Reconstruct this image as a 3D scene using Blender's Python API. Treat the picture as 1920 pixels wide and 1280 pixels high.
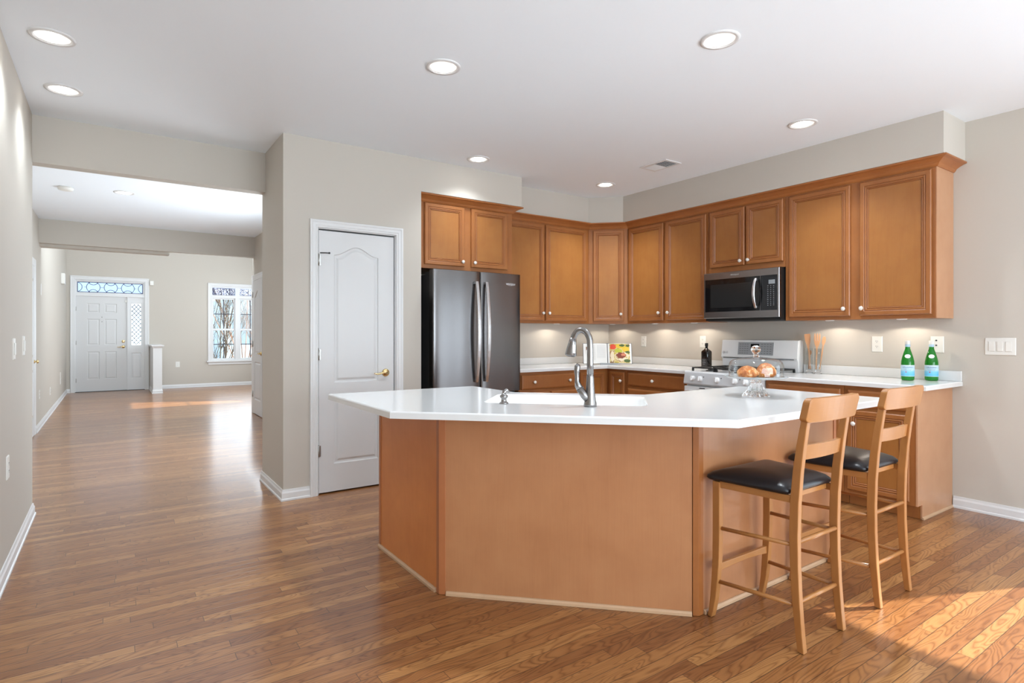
import bpy, bmesh, math, random
from math import sin, cos, pi, radians
from mathutils import Matrix, Vector
from mathutils.geometry import tessellate_polygon

random.seed(7)
for o in list(bpy.data.objects):
    bpy.data.objects.remove(o)
SC = bpy.context.scene
COL = SC.collection

# ------------------------------------------------------------------ camera, world, sun, exposure
cam = bpy.data.cameras.new('camera')
cam.sensor_width = 36.0
cam.lens = 1081.0 / 1920.0 * 36.0
cam.shift_y = -15.3 / 1920.0
cam.clip_start = 0.02
cam.clip_end = 300
camo = bpy.data.objects.new('camera', cam)
COL.objects.link(camo)
camo.location = (0, 0, 1.25)
camo.rotation_euler = (radians(90), 0, -radians(34.755))
SC.camera = camo

SC.view_settings.view_transform = 'Standard'
SC.view_settings.look = 'None'
SC.view_settings.gamma = 1
SC.view_settings.use_curve_mapping = False
SC.view_settings.exposure = 0.34

W = bpy.data.worlds.new('world')
SC.world = W
W.use_nodes = True
bg = W.node_tree.nodes['Background']
bg.inputs[0].default_value = (0.80, 0.90, 1.0, 1)
bg.inputs[1].default_value = 1.3

def lamp(name, kind, loc, energy, color=(1, 1, 1), rot=(0, 0, 0), **kw):
    l = bpy.data.lights.new(name, kind)
    l.energy = energy
    l.color = color
    for k, v in kw.items():
        setattr(l, k, v)
    o = bpy.data.objects.new(name, l)
    COL.objects.link(o)
    o.location = loc
    o.rotation_euler = rot
    return o

# the sun travels towards (-x, +y, -z), 38.6 degrees high
sd = Vector((-0.913, 0.407, -math.tan(radians(38.6)))).normalized()
sun = lamp('sun', 'SUN', (8, -4, 8), 10.0, (1.0, 0.98, 0.93), angle=0.012)
sun.rotation_euler = sd.to_track_quat('-Z', 'Y').to_euler()

# daylight entering through the windows and glass doors of the house (lamps stand at openings, except the added fill behind the living beam)
DAY = (0.80, 0.91, 1.0)
lamp('daylight_rear', 'AREA', (1.9, -3.1, 1.35), 255, DAY, (radians(138), 0, 0), shape='RECTANGLE', size=4.2, size_y=2.3)
lamp('daylight_patio', 'AREA', (4.93, -0.68, 1.05), 26, DAY, (radians(108), 0, radians(90)), shape='RECTANGLE', size=1.8, size_y=1.95)
lamp('daylight_living', 'AREA', (3.25, 12.4, 2.0), 98, DAY, (radians(95), 0, radians(90)), shape='RECTANGLE', size=4.2, size_y=2.2)
lamp('added_fill_living', 'AREA', (0.6, 10.06, 3.3), 90, DAY, (radians(66), 0, 0), shape='RECTANGLE', size=2.4, size_y=1.2)  # added fill brightening the front door wall; no window exists up here
lamp('daylight_front', 'AREA', (2.48, 15.10, 1.4), 12, DAY, (radians(-90), 0, 0), shape='RECTANGLE', size=1.1, size_y=1.6)
lamp('daylight_hall', 'AREA', (1.80, 6.9, 1.3), 62, DAY, (radians(115), 0, radians(90)), shape='RECTANGLE', size=2.0, size_y=2.0)

# ------------------------------------------------------------------ helpers
WORLD = {}

def wm(o):
    return WORLD.get(o.name, Matrix.Identity(4))

def tag(o, label=None, cat=None, group=None, kind=None):
    if label: o['label'] = label
    if cat: o['category'] = cat
    if group: o['group'] = group
    if kind: o['kind'] = kind
    return o

def thing(name, label, cat, loc=(0, 0, 0), group=None):
    o = bpy.data.objects.new(name, None)
    COL.objects.link(o)
    o.location = loc
    o.empty_display_size = 0.1
    WORLD[o.name] = Matrix.Translation(loc)
    return tag(o, label, cat, group)

def copy_tree(o, parent=None):
    c = o.copy()
    COL.objects.link(c)
    if parent is not None:
        c.parent = parent
    for ch in [k for k in bpy.data.objects if k.parent == o]:
        copy_tree(ch, c)
    return c

def RZ(a):
    return Matrix.Rotation(a, 4, 'Z')

def T(x, y, z):
    return Matrix.Translation((x, y, z))

FACE_L = RZ(radians(-90))        # local -y looks towards world -x, local x runs towards world -y

class MB:
    def __init__(s, M=None):
        s.v = []; s.f = []; s.m = []; s.s = []
        s.M = M or Matrix.Identity(4)

    def add(s, verts, faces, mi=0, smooth=False, M=None):
        n = len(s.v)
        MM = s.M @ M if M is not None else s.M
        s.v += [tuple(MM @ Vector(p)) for p in verts]
        for f in faces:
            s.f.append([n + i for i in f]); s.m.append(mi); s.s.append(smooth)
        return s

    def box(s, x0, x1, y0, y1, z0, z1, mi=0, M=None):
        v = [(x0, y0, z0), (x1, y0, z0), (x1, y1, z0), (x0, y1, z0), (x0, y0, z1), (x1, y0, z1), (x1, y1, z1), (x0, y1, z1)]
        return s.add(v, [(0, 3, 2, 1), (4, 5, 6, 7), (0, 1, 5, 4), (1, 2, 6, 5), (2, 3, 7, 6), (3, 0, 4, 7)], mi, False, M)

    def prism(s, pts, z0, z1, mi=0, M=None):
        n = len(pts)
        v = [(p[0], p[1], z0) for p in pts] + [(p[0], p[1], z1) for p in pts]
        f = [(i, (i + 1) % n, n + (i + 1) % n, n + i) for i in range(n)]
        f += [tuple(range(n - 1, -1, -1)), tuple(range(n, 2 * n))]
        return s.add(v, f, mi, False, M)

    def lathe(s, prof, c=(0, 0, 0), n=32, mi=0, M=None, smooth=True, caps=True):
        v = []; f = []
        for r, z in prof:
            for i in range(n):
                a = 2 * pi * i / n
                v.append((c[0] + r * cos(a), c[1] + r * sin(a), c[2] + z))
        for k in range(len(prof) - 1):
            for i in range(n):
                j = (i + 1) % n
                f.append((k * n + i, k * n + j, (k + 1) * n + j, (k + 1) * n + i))
        if caps:
            if prof[0][0] > 1e-5: f.append(tuple(range(n - 1, -1, -1)))
            if prof[-1][0] > 1e-5: f.append(tuple((len(prof) - 1) * n + i for i in range(n)))
        return s.add(v, f, mi, smooth, M)

    def tube(s, pts, r, n=12, mi=0, M=None, flat=None, smooth=True, closed=False):
        # r: number or list; flat: (a, b) scales of the section along its two axes
        pts = [Vector(p) for p in pts]
        k = len(pts)
        rs = r if isinstance(r, (list, tuple)) else [r] * k
        v = []; f = []
        up = None
        for i, p in enumerate(pts):
            if closed:
                d = (pts[(i + 1) % k] - pts[i - 1]).normalized()
            else:
                d = (pts[min(i + 1, k - 1)] - pts[max(i - 1, 0)]).normalized()
            if up is None:
                up = Vector((0, 0, 1)) if abs(d.z) < 0.9 else Vector((0, 1, 0))
            a = d.cross(up).normalized()
            b = a.cross(d).normalized()
            up = b
            fa, fb = flat if flat else (1, 1)
            for j in range(n):
                t = 2 * pi * j / n
                v.append(tuple(p + a * (rs[i] * fa * cos(t)) + b * (rs[i] * fb * sin(t))))
        for i in range(k if closed else k - 1):
            i2 = (i + 1) % k
            for j in range(n):
                j2 = (j + 1) % n
                f.append((i * n + j, i2 * n + j, i2 * n + j2, i * n + j2))
        if not closed:
            f.append(tuple(range(n))); f.append(tuple((k - 1) * n + j for j in range(n - 1, -1, -1)))
        return s.add(v, f, mi, smooth, M)

    def loft(s, loops, mi=0, M=None, smooth=False, caps=True, closed=True):
        n = len(loops[0]); v = []; f = []
        for lp in loops: v += list(lp)
        for k in range(len(loops) - 1):
            for i in range(n if closed else n - 1):
                j = (i + 1) % n
                f.append((k * n + i, k * n + j, (k + 1) * n + j, (k + 1) * n + i))
        if caps:
            f.append(tuple(range(n - 1, -1, -1)))
            f.append(tuple((len(loops) - 1) * n + i for i in range(n)))
        return s.add(v, f, mi, smooth, M)

    def plate(s, loops, y, mi=0, M=None, flip=False):
        # flat face in the xz plane at depth y, first loop outer, the others holes
        tri = tessellate_polygon([[Vector((p[0], p[1], 0)) for p in lp] for lp in loops])
        pts = [p for lp in loops for p in lp]
        return s.add([(p[0], y, p[1]) for p in pts], [tuple(t) for t in tri], mi, False, M)

    def rings(s, fn, steps, mats=None, M=None, fill=0):
        # steps: (inset, depth) ; fn(inset) -> [(x, z)]
        L = [[(p[0], d, p[1]) for p in fn(i)] for i, d in steps]
        n = len(L[0])
        for k in range(len(L) - 1):
            v = L[k] + L[k + 1]
            s.add(v, [(i, (i + 1) % n, n + (i + 1) % n, n + i) for i in range(n)], (mats[k] if mats else 0), False, M)
        if fill is not None:
            s.add(L[-1], [tuple(range(n))], fill, False, M)
        return s

    def build(s, name, mats, parent=None, bevel=0, seg=2, smooth_angle=None, subsurf=0, recalc=True):
        me = bpy.data.meshes.new(name)
        me.from_pydata(s.v, [], s.f)
        for m in (mats if isinstance(mats, (list, tuple)) else [mats]):
            me.materials.append(m)
        for p, mi, sm in zip(me.polygons, s.m, s.s):
            p.material_index = mi; p.use_smooth = sm
        bm = bmesh.new(); bm.from_mesh(me)
        bmesh.ops.remove_doubles(bm, verts=bm.verts, dist=1e-5)
        if recalc:
            bmesh.ops.recalc_face_normals(bm, faces=bm.faces)
        bm.to_mesh(me); bm.free()
        o = bpy.data.objects.new(name, me)
        COL.objects.link(o)
        if bevel:
            md = o.modifiers.new('bevel', 'BEVEL')
            md.width = bevel; md.segments = seg; md.limit_method = 'ANGLE'; md.angle_limit = radians(40)
            md.harden_normals = False
        if subsurf:
            md = o.modifiers.new('sub', 'SUBSURF'); md.levels = subsurf; md.render_levels = subsurf
        if parent is not None:
            o.parent = parent
            o.matrix_parent_inverse = wm(parent).inverted()
        return o

def rect(x0, x1, z0, z1):
    def fn(i):
        return [(x0 + i, z0 + i), (x1 - i, z0 + i), (x1 - i, z1 - i), (x0 + i, z1 - i)]
    return fn

def arch(x0, x1, z0, zs, zp, n=18):
    # rectangle whose top is a gentle ogee-shouldered arch: shoulders at zs, peak at zp
    def fn(i):
        pts = [(x0 + i, z0 + i), (x1 - i, z0 + i)]
        for k in range(n + 1):
            t = k / n
            x = (x1 - i) + (x0 - x1 + 2 * i) * t
            h = 0.5 - 0.5 * cos(2 * pi * t)
            h = h ** 1.05
            pts.append((x, zs - i + (zp - zs) * h))
        return pts
    return fn

def offset(pts, d, closed=False):
    # offset a polyline to its right-hand side by d, mitred
    n = len(pts); out = []
    for i in range(n):
        p = Vector(pts[i][:2])
        dirs = []
        if closed or i > 0: dirs.append((p - Vector(pts[i - 1][:2])).normalized())
        if closed or i < n - 1: dirs.append((Vector(pts[(i + 1) % n][:2]) - p).normalized())
        ns = [Vector((q.y, -q.x)) for q in dirs]
        if len(ns) == 1:
            out.append(p + ns[0] * d)
        else:
            m = (ns[0] + ns[1]); m /= max(m.dot(ns[0]), 1e-6)
            out.append(p + m * d)
    return out

def sweep(mb, path, prof, mi=0, M=None, closed=False, plane='xy', smooth=False):
    # prof: [(outwards, height)], closed section
    lines = []
    for d, h in prof:
        o = offset(path, d, closed)
        lines.append([(p.x, p.y, h) if plane == 'xy' else (p.x, -h, p.y) for p in o])
    n = len(path)
    loops = [[ln[i] for ln in lines] for i in range(n)]
    if closed: loops.append(loops[0])
    mb.loft(loops, mi, M, smooth, caps=not closed)

def arc(cx, cy, r, a0, a1, n):
    return [(cx + r * cos(a0 + (a1 - a0) * i / n), cy + r * sin(a0 + (a1 - a0) * i / n)) for i in range(n + 1)]

def rrect(x0, x1, y0, y1, r, n=5):
    return (arc(x1 - r, y1 - r, r, 0, pi / 2, n) + arc(x0 + r, y1 - r, r, pi / 2, pi, n)
            + arc(x0 + r, y0 + r, r, pi, 1.5 * pi, n) + arc(x1 - r, y0 + r, r, 1.5 * pi, 2 * pi, n))

FONT_CACHE = {}
def text_into(mb, s, size, M, mi=0, depth=0.0006, bend=None, squash=1.0, align='CENTER'):
    # lettering in the local xz plane facing -y; bend = radius of a cylinder it is wrapped on
    cu = bpy.data.curves.new('lettering', 'FONT')
    cu.body = s; cu.size = size; cu.align_x = align; cu.align_y = 'CENTER'
    cu.resolution_u = 3
    to = bpy.data.objects.new('lettering', cu)
    COL.objects.link(to)
    dg = bpy.context.evaluated_depsgraph_get()
    me = bpy.data.meshes.new_from_object(to.evaluated_get(dg))
    vs = []
    for v in me.vertices:
        x, z = v.co.x * squash, v.co.y
        if bend:
            a = x / bend
            vs.append((bend * sin(a), -bend * cos(a), z))
        else:
            vs.append((x, 0, z))
    fs = [tuple(p.vertices) for p in me.polygons]
    mb.add(vs, fs, mi, False, M)
    bpy.data.objects.remove(to); bpy.data.curves.remove(cu); bpy.data.meshes.remove(me)

# ------------------------------------------------------------------ materials
def mat(name, color=(0.8, 0.8, 0.8), rough=0.5, metal=0.0, coat=0.0, spec=0.5, trans=0.0, ior=1.45, emit=None, estr=0.0, alpha=1.0):
    m = bpy.data.materials.new(name); m.use_nodes = True
    b = m.node_tree.nodes['Principled BSDF']
    b.inputs['Base Color'].default_value = (*color, 1)
    b.inputs['Roughness'].default_value = rough
    b.inputs['Metallic'].default_value = metal
    b.inputs['Coat Weight'].default_value = coat
    b.inputs['Coat Roughness'].default_value = 0.12
    b.inputs['Specular IOR Level'].default_value = spec
    b.inputs['Transmission Weight'].default_value = trans
    b.inputs['IOR'].default_value = ior
    if emit:
        b.inputs['Emission Color'].default_value = (*emit, 1)
        b.inputs['Emission Strength'].default_value = estr
    return m

def srgb(r, g, b):
    return tuple(((c / 255) / 12.92 if c <= 10 else (((c / 255) + 0.055) / 1.055) ** 2.4) for c in (r, g, b))

class NT:
    def __init__(s, m):
        s.t = m.node_tree; s.n = s.t.nodes; s.b = s.n['Principled BSDF']
    def node(s, k, **kw):
        x = s.n.new(k)
        for a, v in kw.items(): setattr(x, a, v)
        return x
    def link(s, a, b): s.t.links.new(a, b)
    def math(s, op, a, b=None, c=None):
        x = s.node('ShaderNodeMath', operation=op)
        for i, q in enumerate((a, b, c)):
            if q is None: continue
            if isinstance(q, (int, float)): x.inputs[i].default_value = q
            else: s.link(q, x.inputs[i])
        return x.outputs[0]
    def comb(s, x, y, z):
        c = s.node('ShaderNodeCombineXYZ')
        for i, q in enumerate((x, y, z)):
            if isinstance(q, (int, float)): c.inputs[i].default_value = q
            else: s.link(q, c.inputs[i])
        return c.outputs[0]
    def noise(s, vec, scale, detail=3, rough=0.55, dist=0.0):
        x = s.node('ShaderNodeTexNoise')
        s.link(vec, x.inputs['Vector'])
        x.inputs['Scale'].default_value = scale; x.inputs['Detail'].default_value = detail
        x.inputs['Roughness'].default_value = rough; x.inputs['Distortion'].default_value = dist
        return x.outputs['Fac']
    def ramp(s, fac, stops):
        x = s.node('ShaderNodeValToRGB')
        e = x.color_ramp.elements
        while len(e) < len(stops): e.new(0.5)
        for i, (p, c) in enumerate(stops):
            e[i].position = p; e[i].color = (*c, 1)
        s.link(fac, x.inputs[0])
        return x.outputs[0]
    def mix(s, fac, a, b, mode='MIX'):
        x = s.node('ShaderNodeMix', data_type='RGBA', blend_type=mode)
        for i, q in ((0, fac), (6, a), (7, b)):
            if isinstance(q, (int, float)): x.inputs[i].default_value = q
            elif isinstance(q, tuple): x.inputs[i].default_value = (*q, 1)
            else: s.link(q, x.inputs[i])
        return x.outputs[2]
    def bump(s, h, strength, dist=0.001):
        x = s.node('ShaderNodeBump'); x.inputs['Strength'].default_value = strength; x.inputs['Distance'].default_value = dist
        s.link(h, x.inputs['Height']); s.link(x.outputs[0], s.b.inputs['Normal'])

def wood(name, c0, c1, axis='z', rough=0.38, coat=0.15, grain=0.35, scale=1.0, contour=7.0):
    m = mat(name, c0, rough, coat=coat)
    t = NT(m)
    g = t.node('ShaderNodeTexCoord')
    sp = t.node('ShaderNodeSeparateXYZ'); t.link(g.outputs['Object'], sp.inputs[0])
    ax = {'x': (1.0, 9, 9), 'y': (9, 1.0, 9), 'z': (9, 9, 1.0)}[axis]
    v = t.comb(*[t.math('MULTIPLY', sp.outputs[i], ax[i] * scale) for i in range(3)])
    big = t.noise(v, 0.5, 2, 0.5, 0.4)
    ct = t.math('FRACT', t.math('MULTIPLY', big, contour))
    ct = t.math('POWER', t.math('ABSOLUTE', t.math('SUBTRACT', t.math('MULTIPLY', ct, 2.0), 1.0)), 3.0)
    fx = {'x': (6, 160, 160), 'y': (160, 6, 160), 'z': (160, 160, 6)}[axis]
    v2 = t.comb(*[t.math('MULTIPLY', sp.outputs[i], fx[i]) for i in range(3)])
    fine = t.noise(v2, 1.0, 2, 0.6)
    blotch = t.noise(g.outputs['Object'], 5.0, 3, 0.6)
    f = t.math('ADD', t.math('MULTIPLY', ct, 0.30 * grain), t.math('MULTIPLY', fine, 0.9 * grain))
    f = t.math('ADD', f, t.math('MULTIPLY', t.math('SUBTRACT', blotch, 0.5), 1.0))
    f.node.use_clamp = True
    col = t.mix(f, c0, c1)
    t.link(col, t.b.inputs['Base Color'])
    t.bump(fine, 0.06, 0.0005)
    return m

def floor_mat():
    m = mat('oak_strip_floor', (0.4, 0.2, 0.1), 0.25, coat=0.35)
    t = NT(m)
    t.b.inputs['Coat Roughness'].default_value = 0.16
    g = t.node('ShaderNodeNewGeometry')
    sp = t.node('ShaderNodeSeparateXYZ'); t.link(g.outputs['Position'], sp.inputs[0])
    X, Y = sp.outputs[0], sp.outputs[1]
    w = 0.0575
    ry = t.math('DIVIDE', Y, w)
    row = t.math('FLOOR', ry)
    fy = t.math('FRACT', t.math('ADD', ry, 1000.0))
    wn = t.node('ShaderNodeTexWhiteNoise', noise_dimensions='1D'); t.link(row, wn.inputs['W'])
    xs = t.math('ADD', t.math('DIVIDE', X, 0.95), t.math('MULTIPLY', wn.outputs[0], 17.0))
    bd = t.math('FLOOR', xs)
    fx = t.math('FRACT', t.math('ADD', xs, 1000.0))
    w2 = t.node('ShaderNodeTexWhiteNoise', noise_dimensions='2D'); t.link(t.comb(row, bd, 0), w2.inputs['Vector'])
    rnd = w2.outputs['Value']
    sep = t.node('ShaderNodeSeparateColor'); t.link(w2.outputs['Color'], sep.inputs[0])
    r2 = sep.outputs[1]
    base = t.ramp(rnd, [(0.0, srgb(142, 92, 54)), (0.35, srgb(158, 106, 62)), (0.75, srgb(170, 118, 70)), (1.0, srgb(188, 137, 84))])
    # cathedral figure: contours of a stretched noise, moved per board
    v = t.comb(t.math('ADD', t.math('MULTIPLY', X, 2.0), t.math('MULTIPLY', rnd, 90.0)),
               t.math('ADD', t.math('MULTIPLY', Y, 13.0), t.math('MULTIPLY', r2, 40.0)), t.math('MULTIPLY', rnd, 30.0))
    big = t.noise(v, 1.0, 1.5, 0.45, 0.5)
    ct = t.math('FRACT', t.math('MULTIPLY', big, 17.0))
    ct = t.math('POWER', t.math('ABSOLUTE', t.math('SUBTRACT', t.math('MULTIPLY', ct, 2.0), 1.0)), 2.2)
    v2 = t.comb(t.math('ADD', t.math('MULTIPLY', X, 9.0), t.math('MULTIPLY', rnd, 50.0)), t.math('MULTIPLY', Y, 260.0), 0)
    fine = t.noise(v2, 1.0, 3, 0.6)
    k = t.math('ADD', t.math('MULTIPLY', ct, 0.64), t.math('MULTIPLY', fine, 0.40))
    col = t.mix(k, base, t.mix(1.0, base, (0.42, 0.32, 0.25), 'MULTIPLY'))
    # joints
    e = 0.024
    gy = t.math('LESS_THAN', t.math('MINIMUM', fy, t.math('SUBTRACT', 1.0, fy)), e)
    gx = t.math('LESS_THAN', t.math('MINIMUM', fx, t.math('SUBTRACT', 1.0, fx)), 0.0012)
    gap = t.math('MAXIMUM', gy, gx)
    col = t.mix(t.math('MULTIPLY', gap, 0.85), col, (0.05, 0.025, 0.015))
    t.link(col, t.b.inputs['Base Color'])
    t.link(t.math('ADD', 0.26, t.math('MULTIPLY', fine, 0.08)), t.b.inputs['Roughness'])
    edge = t.math('MINIMUM', t.math('MULTIPLY', t.math('MINIMUM', fy, t.math('SUBTRACT', 1.0, fy)), 14.0), 1.0)
    h = edge
    warp = t.noise(g.outputs['Position'], 3.0, 1, 0.5)
    t.bump(t.math('ADD', h, t.math('MULTIPLY', warp, 0.4)), 0.30, 0.0012)
    return m

def paint(name, c, rough=0.7):
    m = mat(name, c, rough, spec=0.3)
    t = NT(m)
    g = t.node('ShaderNodeTexCoord')
    n = t.noise(g.outputs['Object'], 220, 2, 0.5)
    t.bump(n, 0.05, 0.0006)
    return m

def steel(name, c, rough=0.28, axis='x'):
    m = mat(name, c, rough, metal=1.0)
    t = NT(m)
    g = t.node('ShaderNodeTexCoord')
    mp = t.node('ShaderNodeMapping'); t.link(g.outputs['Object'], mp.inputs[0])
    mp.inputs['Scale'].default_value = {'x': (4, 4, 900), 'z': (900, 900, 4)}[axis]
    n = t.noise(mp.outputs[0], 1.0, 2, 0.6)
    t.link(t.math('ADD', rough - 0.05, t.math('MULTIPLY', n, 0.12)), t.b.inputs['Roughness'])
    t.bump(n, 0.02, 0.0001)
    return m

def pane_mat(name, tint=(1, 1, 1), refl=0.08, rough=0.0, power=4.0, gain=0.7):
    m = bpy.data.materials.new(name); m.use_nodes = True
    nt = m.node_tree
    for n in list(nt.nodes): nt.nodes.remove(n)
    out = nt.nodes.new('ShaderNodeOutputMaterial')
    tr = nt.nodes.new('ShaderNodeBsdfTransparent'); tr.inputs[0].default_value = (*tint, 1)
    gl = nt.nodes.new('ShaderNodeBsdfGlossy'); gl.inputs['Roughness'].default_value = rough
    lw = nt.nodes.new('ShaderNodeLayerWeight'); lw.inputs[0].default_value = 0.5
    pw = nt.nodes.new('ShaderNodeMath'); pw.operation = 'POWER'; pw.inputs[1].default_value = power
    fr = nt.nodes.new('ShaderNodeMath'); fr.operation = 'MULTIPLY_ADD'; fr.inputs[1].default_value = gain; fr.inputs[2].default_value = refl * 0.5
    nt.links.new(lw.outputs['Facing'], pw.inputs[0]); nt.links.new(pw.outputs[0], fr.inputs[0])
    mx = nt.nodes.new('ShaderNodeMixShader')
    nt.links.new(fr.outputs[0], mx.inputs[0]); nt.links.new(tr.outputs[0], mx.inputs[1]); nt.links.new(gl.outputs[0], mx.inputs[2])
    nt.links.new(mx.outputs[0], out.inputs[0])
    return m

WALL = paint('wall_paint_greige', srgb(196, 189, 179))
CEIL = paint('ceiling_paint_white', (0.875, 0.925, 0.975), 0.85)
TRIM = mat('trim_paint_white', srgb(222, 222, 222), 0.35)
DOORW = mat('door_paint_white', srgb(214, 214, 214), 0.4)
FLOOR = floor_mat()
CABF = wood('maple_frame', srgb(160, 101, 54), srgb(133, 76, 36))
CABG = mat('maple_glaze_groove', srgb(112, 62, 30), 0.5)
CABP = wood('maple_panel', srgb(163, 107, 54), srgb(141, 84, 38), grain=0.4)
CROWN = wood('maple_crown', srgb(168, 105, 56), srgb(140, 79, 38), axis='x')
ENDP = wood('maple_end_panel', srgb(192, 144, 108), srgb(170, 119, 84), grain=0.25, contour=4)
ISLP = wood('island_veneer', srgb(182, 127, 86), srgb(157, 101, 64), grain=0.35, contour=6)
POST = wood('island_post', srgb(178, 112, 70), srgb(150, 86, 48), grain=0.3)
SHOE = wood('shoe_moulding', srgb(196, 160, 126), srgb(170, 132, 98), grain=0.2, contour=2)
BEECH = wood('beech_stool', srgb(176, 120, 66), srgb(150, 93, 46), grain=0.28, contour=4)
BEECHX = wood('beech_rail', srgb(176, 120, 66), srgb(150, 93, 46), axis='x', grain=0.3, contour=4)
SPOON = wood('utensil_wood', srgb(200, 150, 110), srgb(172, 118, 78), grain=0.3)
SOLID = mat('solid_surface_white', srgb(224, 224, 223), 0.16, coat=0.3)
SINKM = mat('sink_white', srgb(240, 240, 239), 0.12, coat=0.4)
VINYL = mat('black_vinyl', (0.010, 0.010, 0.013), 0.33, spec=0.6)
STEEL = mat('fridge_steel', (0.185, 0.178, 0.18), 0.22, metal=1.0)
def _st():
    t = NT(STEEL); g = t.node('ShaderNodeTexCoord'); mp = t.node('ShaderNodeMapping'); t.link(g.outputs['Object'], mp.inputs[0])
    mp.inputs['Scale'].default_value = (7, 7, 0.6)
    t.bump(t.noise(mp.outputs[0], 1.0, 0, 0.5), 0.22, 0.012)
_st()
STEELM = mat('microwave_steel', (0.30, 0.29, 0.29), 0.30, metal=1.0)
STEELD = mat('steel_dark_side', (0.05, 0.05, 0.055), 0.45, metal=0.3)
STEELH = mat('handle_steel', (0.66, 0.66, 0.68), 0.25, metal=1.0)
NICKEL = mat('brushed_nickel', (0.30, 0.29, 0.285), 0.24, metal=1.0)
CHROME = mat('chrome', (0.75, 0.75, 0.76), 0.08, metal=1.0)
BRASS = mat('brass', (0.78, 0.60, 0.30), 0.2, metal=1.0)
HINGE = mat('hinge_metal', (0.42, 0.41, 0.39), 0.35, metal=1.0)
BLACKG = mat('black_glass', (0.006, 0.006, 0.007), 0.06, spec=0.6)
BLACK = mat('black_enamel', (0.012, 0.012, 0.012), 0.4)
MUNT = mat('muntin_dark', (0.10, 0.10, 0.12), 0.5)
DARK = mat('dark_gap', (0.02, 0.018, 0.016), 0.8)
ENAMEL = mat('white_enamel', srgb(226, 226, 226), 0.22, coat=0.3)
FASC = mat('fascia_silver', srgb(196, 197, 199), 0.3, coat=0.2)
GREYP = mat('grey_control_panel', srgb(150, 152, 154), 0.35)
KEYM = mat('key_marks', srgb(90, 92, 96), 0.5)
KEYL = mat('key_marks_light', srgb(150, 152, 156), 0.5)
LCD = mat('display_grey', srgb(140, 146, 150), 0.3)
PLAST = mat('plate_plastic', srgb(228, 226, 220), 0.35)
SLOT = mat('socket_slot', (0.08, 0.08, 0.08), 0.6)
PORC = mat('porcelain', srgb(226, 219, 210), 0.12, coat=0.5)
INK = mat('ink_dark', (0.03, 0.04, 0.10), 0.6)
LOGOW = mat('logo_white', (0.8, 0.8, 0.8), 0.4)
GLASS = mat('clear_glass', (1, 1, 1), 0.0, trans=1.0, ior=1.45)
PLATEG = mat('plate_glass', (0.95, 0.97, 0.97), 0.18, trans=0.7, ior=1.3)
DOMEG = pane_mat('dome_glass', (0.93, 0.94, 0.94), 0.10, 0.02, 2.0, 0.5)
THING = pane_mat('thin_glass', (0.96, 0.97, 0.97))
GREENG = mat('green_glass', (0.02, 0.30, 0.03), 0.03, trans=0.55, ior=1.4)
PANE = pane_mat('window_glass', (0.97, 0.98, 0.98))
TPANE = pane_mat('bevelled_glass', (0.78, 0.87, 1.0))
CAME = mat('lead_came', (0.03, 0.035, 0.12), 0.4)
CAMEK = mat('lead_came_grey', (0.08, 0.09, 0.10), 0.45)
LENS = mat('lamp_lens', (1, 1, 1), 0.5, emit=(1.0, 0.97, 0.93), estr=9.0)
REFL = mat('reflector_ring', (0.9, 0.9, 0.88), 0.3, emit=(1.0, 0.97, 0.93), estr=0.5)
PUCKL = mat('puck_lens', (1, 1, 1), 0.5, emit=(1.0, 0.93, 0.82), estr=6.0)

def bread_mat():
    m = mat('bread_crust', srgb(200, 120, 55), 0.55)
    t = NT(m)
    g = t.node('ShaderNodeTexCoord')
    n = t.noise(g.outputs['Object'], 28, 4, 0.6)
    n2 = t.noise(g.outputs['Object'], 130, 2, 0.6)
    f = t.math('ADD', t.math('MULTIPLY', n, 0.8), t.math('MULTIPLY', n2, 0.25))
    t.link(t.ramp(f, [(0.38, srgb(150, 74, 28)), (0.52, srgb(204, 124, 58)), (0.64, srgb(236, 200, 152))]), t.b.inputs['Base Color'])
    t.bump(n2, 0.3, 0.002)
    return m
BREAD = bread_mat()

# ------------------------------------------------------------------ room shell
CZ = 2.75
XR = 4.985
YB = 5.115
def S(name, mb, m, **kw):
    o = mb.build(name, m, **kw); o['kind'] = 'structure'; return o

S('floor', MB().box(-1.2, 5.4, -3.5, 15.5, -0.1, 0.0), FLOOR)
S('ceiling', MB().box(-1.2, 5.4, -3.4, 9.80, CZ, CZ + 0.12).box(1.84, 5.4, 9.80, 9.95, CZ, CZ + .12), CEIL)
S('ceiling_living', MB().box(-1.2, 3.6, 9.80, 15.5, 4.2, 4.3), CEIL)
S('wall_left', MB().box(-1.0, -0.45, -3.3, 5.138, 0, CZ), WALL)
S('wall_hall_left', MB().box(-1.0, -0.785, 5.138, 15.3, 0, 4.2), WALL)
# opening beam between the kitchen and the hall
S('wall_beam_kitchen', MB().box(-0.785, 1.05, 5.12, 5.235, 2.425, CZ), WALL)
S('wall_beam_living', MB().box(-0.785, 1.835, 9.70, 9.80, 2.435, 4.2).box(-0.785, 0.69, 9.80, 9.98, 2.40, 4.2), WALL)
# pantry closet: face wall with the door opening, its side and the kitchen's back wall
DX0, DX1, DZ = 1.305, 1.945, 2.065
S('wall_pantry', MB().box(1.05, DX0, 4.51, 4.62, 0, CZ).box(DX1, 2.18, 4.51, 4.62, 0, CZ).box(DX0, DX1, 4.51, 4.62, DZ, CZ)
  .box(1.05, 1.16, 4.62, 5.235, 0, CZ).box(2.08, 2.18, 4.62, YB, 0, CZ), WALL)
S('wall_back', MB().box(1.16, 5.2, YB, 5.235, 0, CZ), WALL)
# right wall with the opening of the glass patio door, out of the picture
GY0, GY1, GZ = -1.62, 0.35, 2.20
S('wall_right', MB().box(XR, 5.12, GY1, YB, 0, CZ).box(XR, 5.12, -3.3, GY0, 0, CZ).box(XR, 5.12, GY0, GY1, GZ, CZ), WALL)
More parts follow.
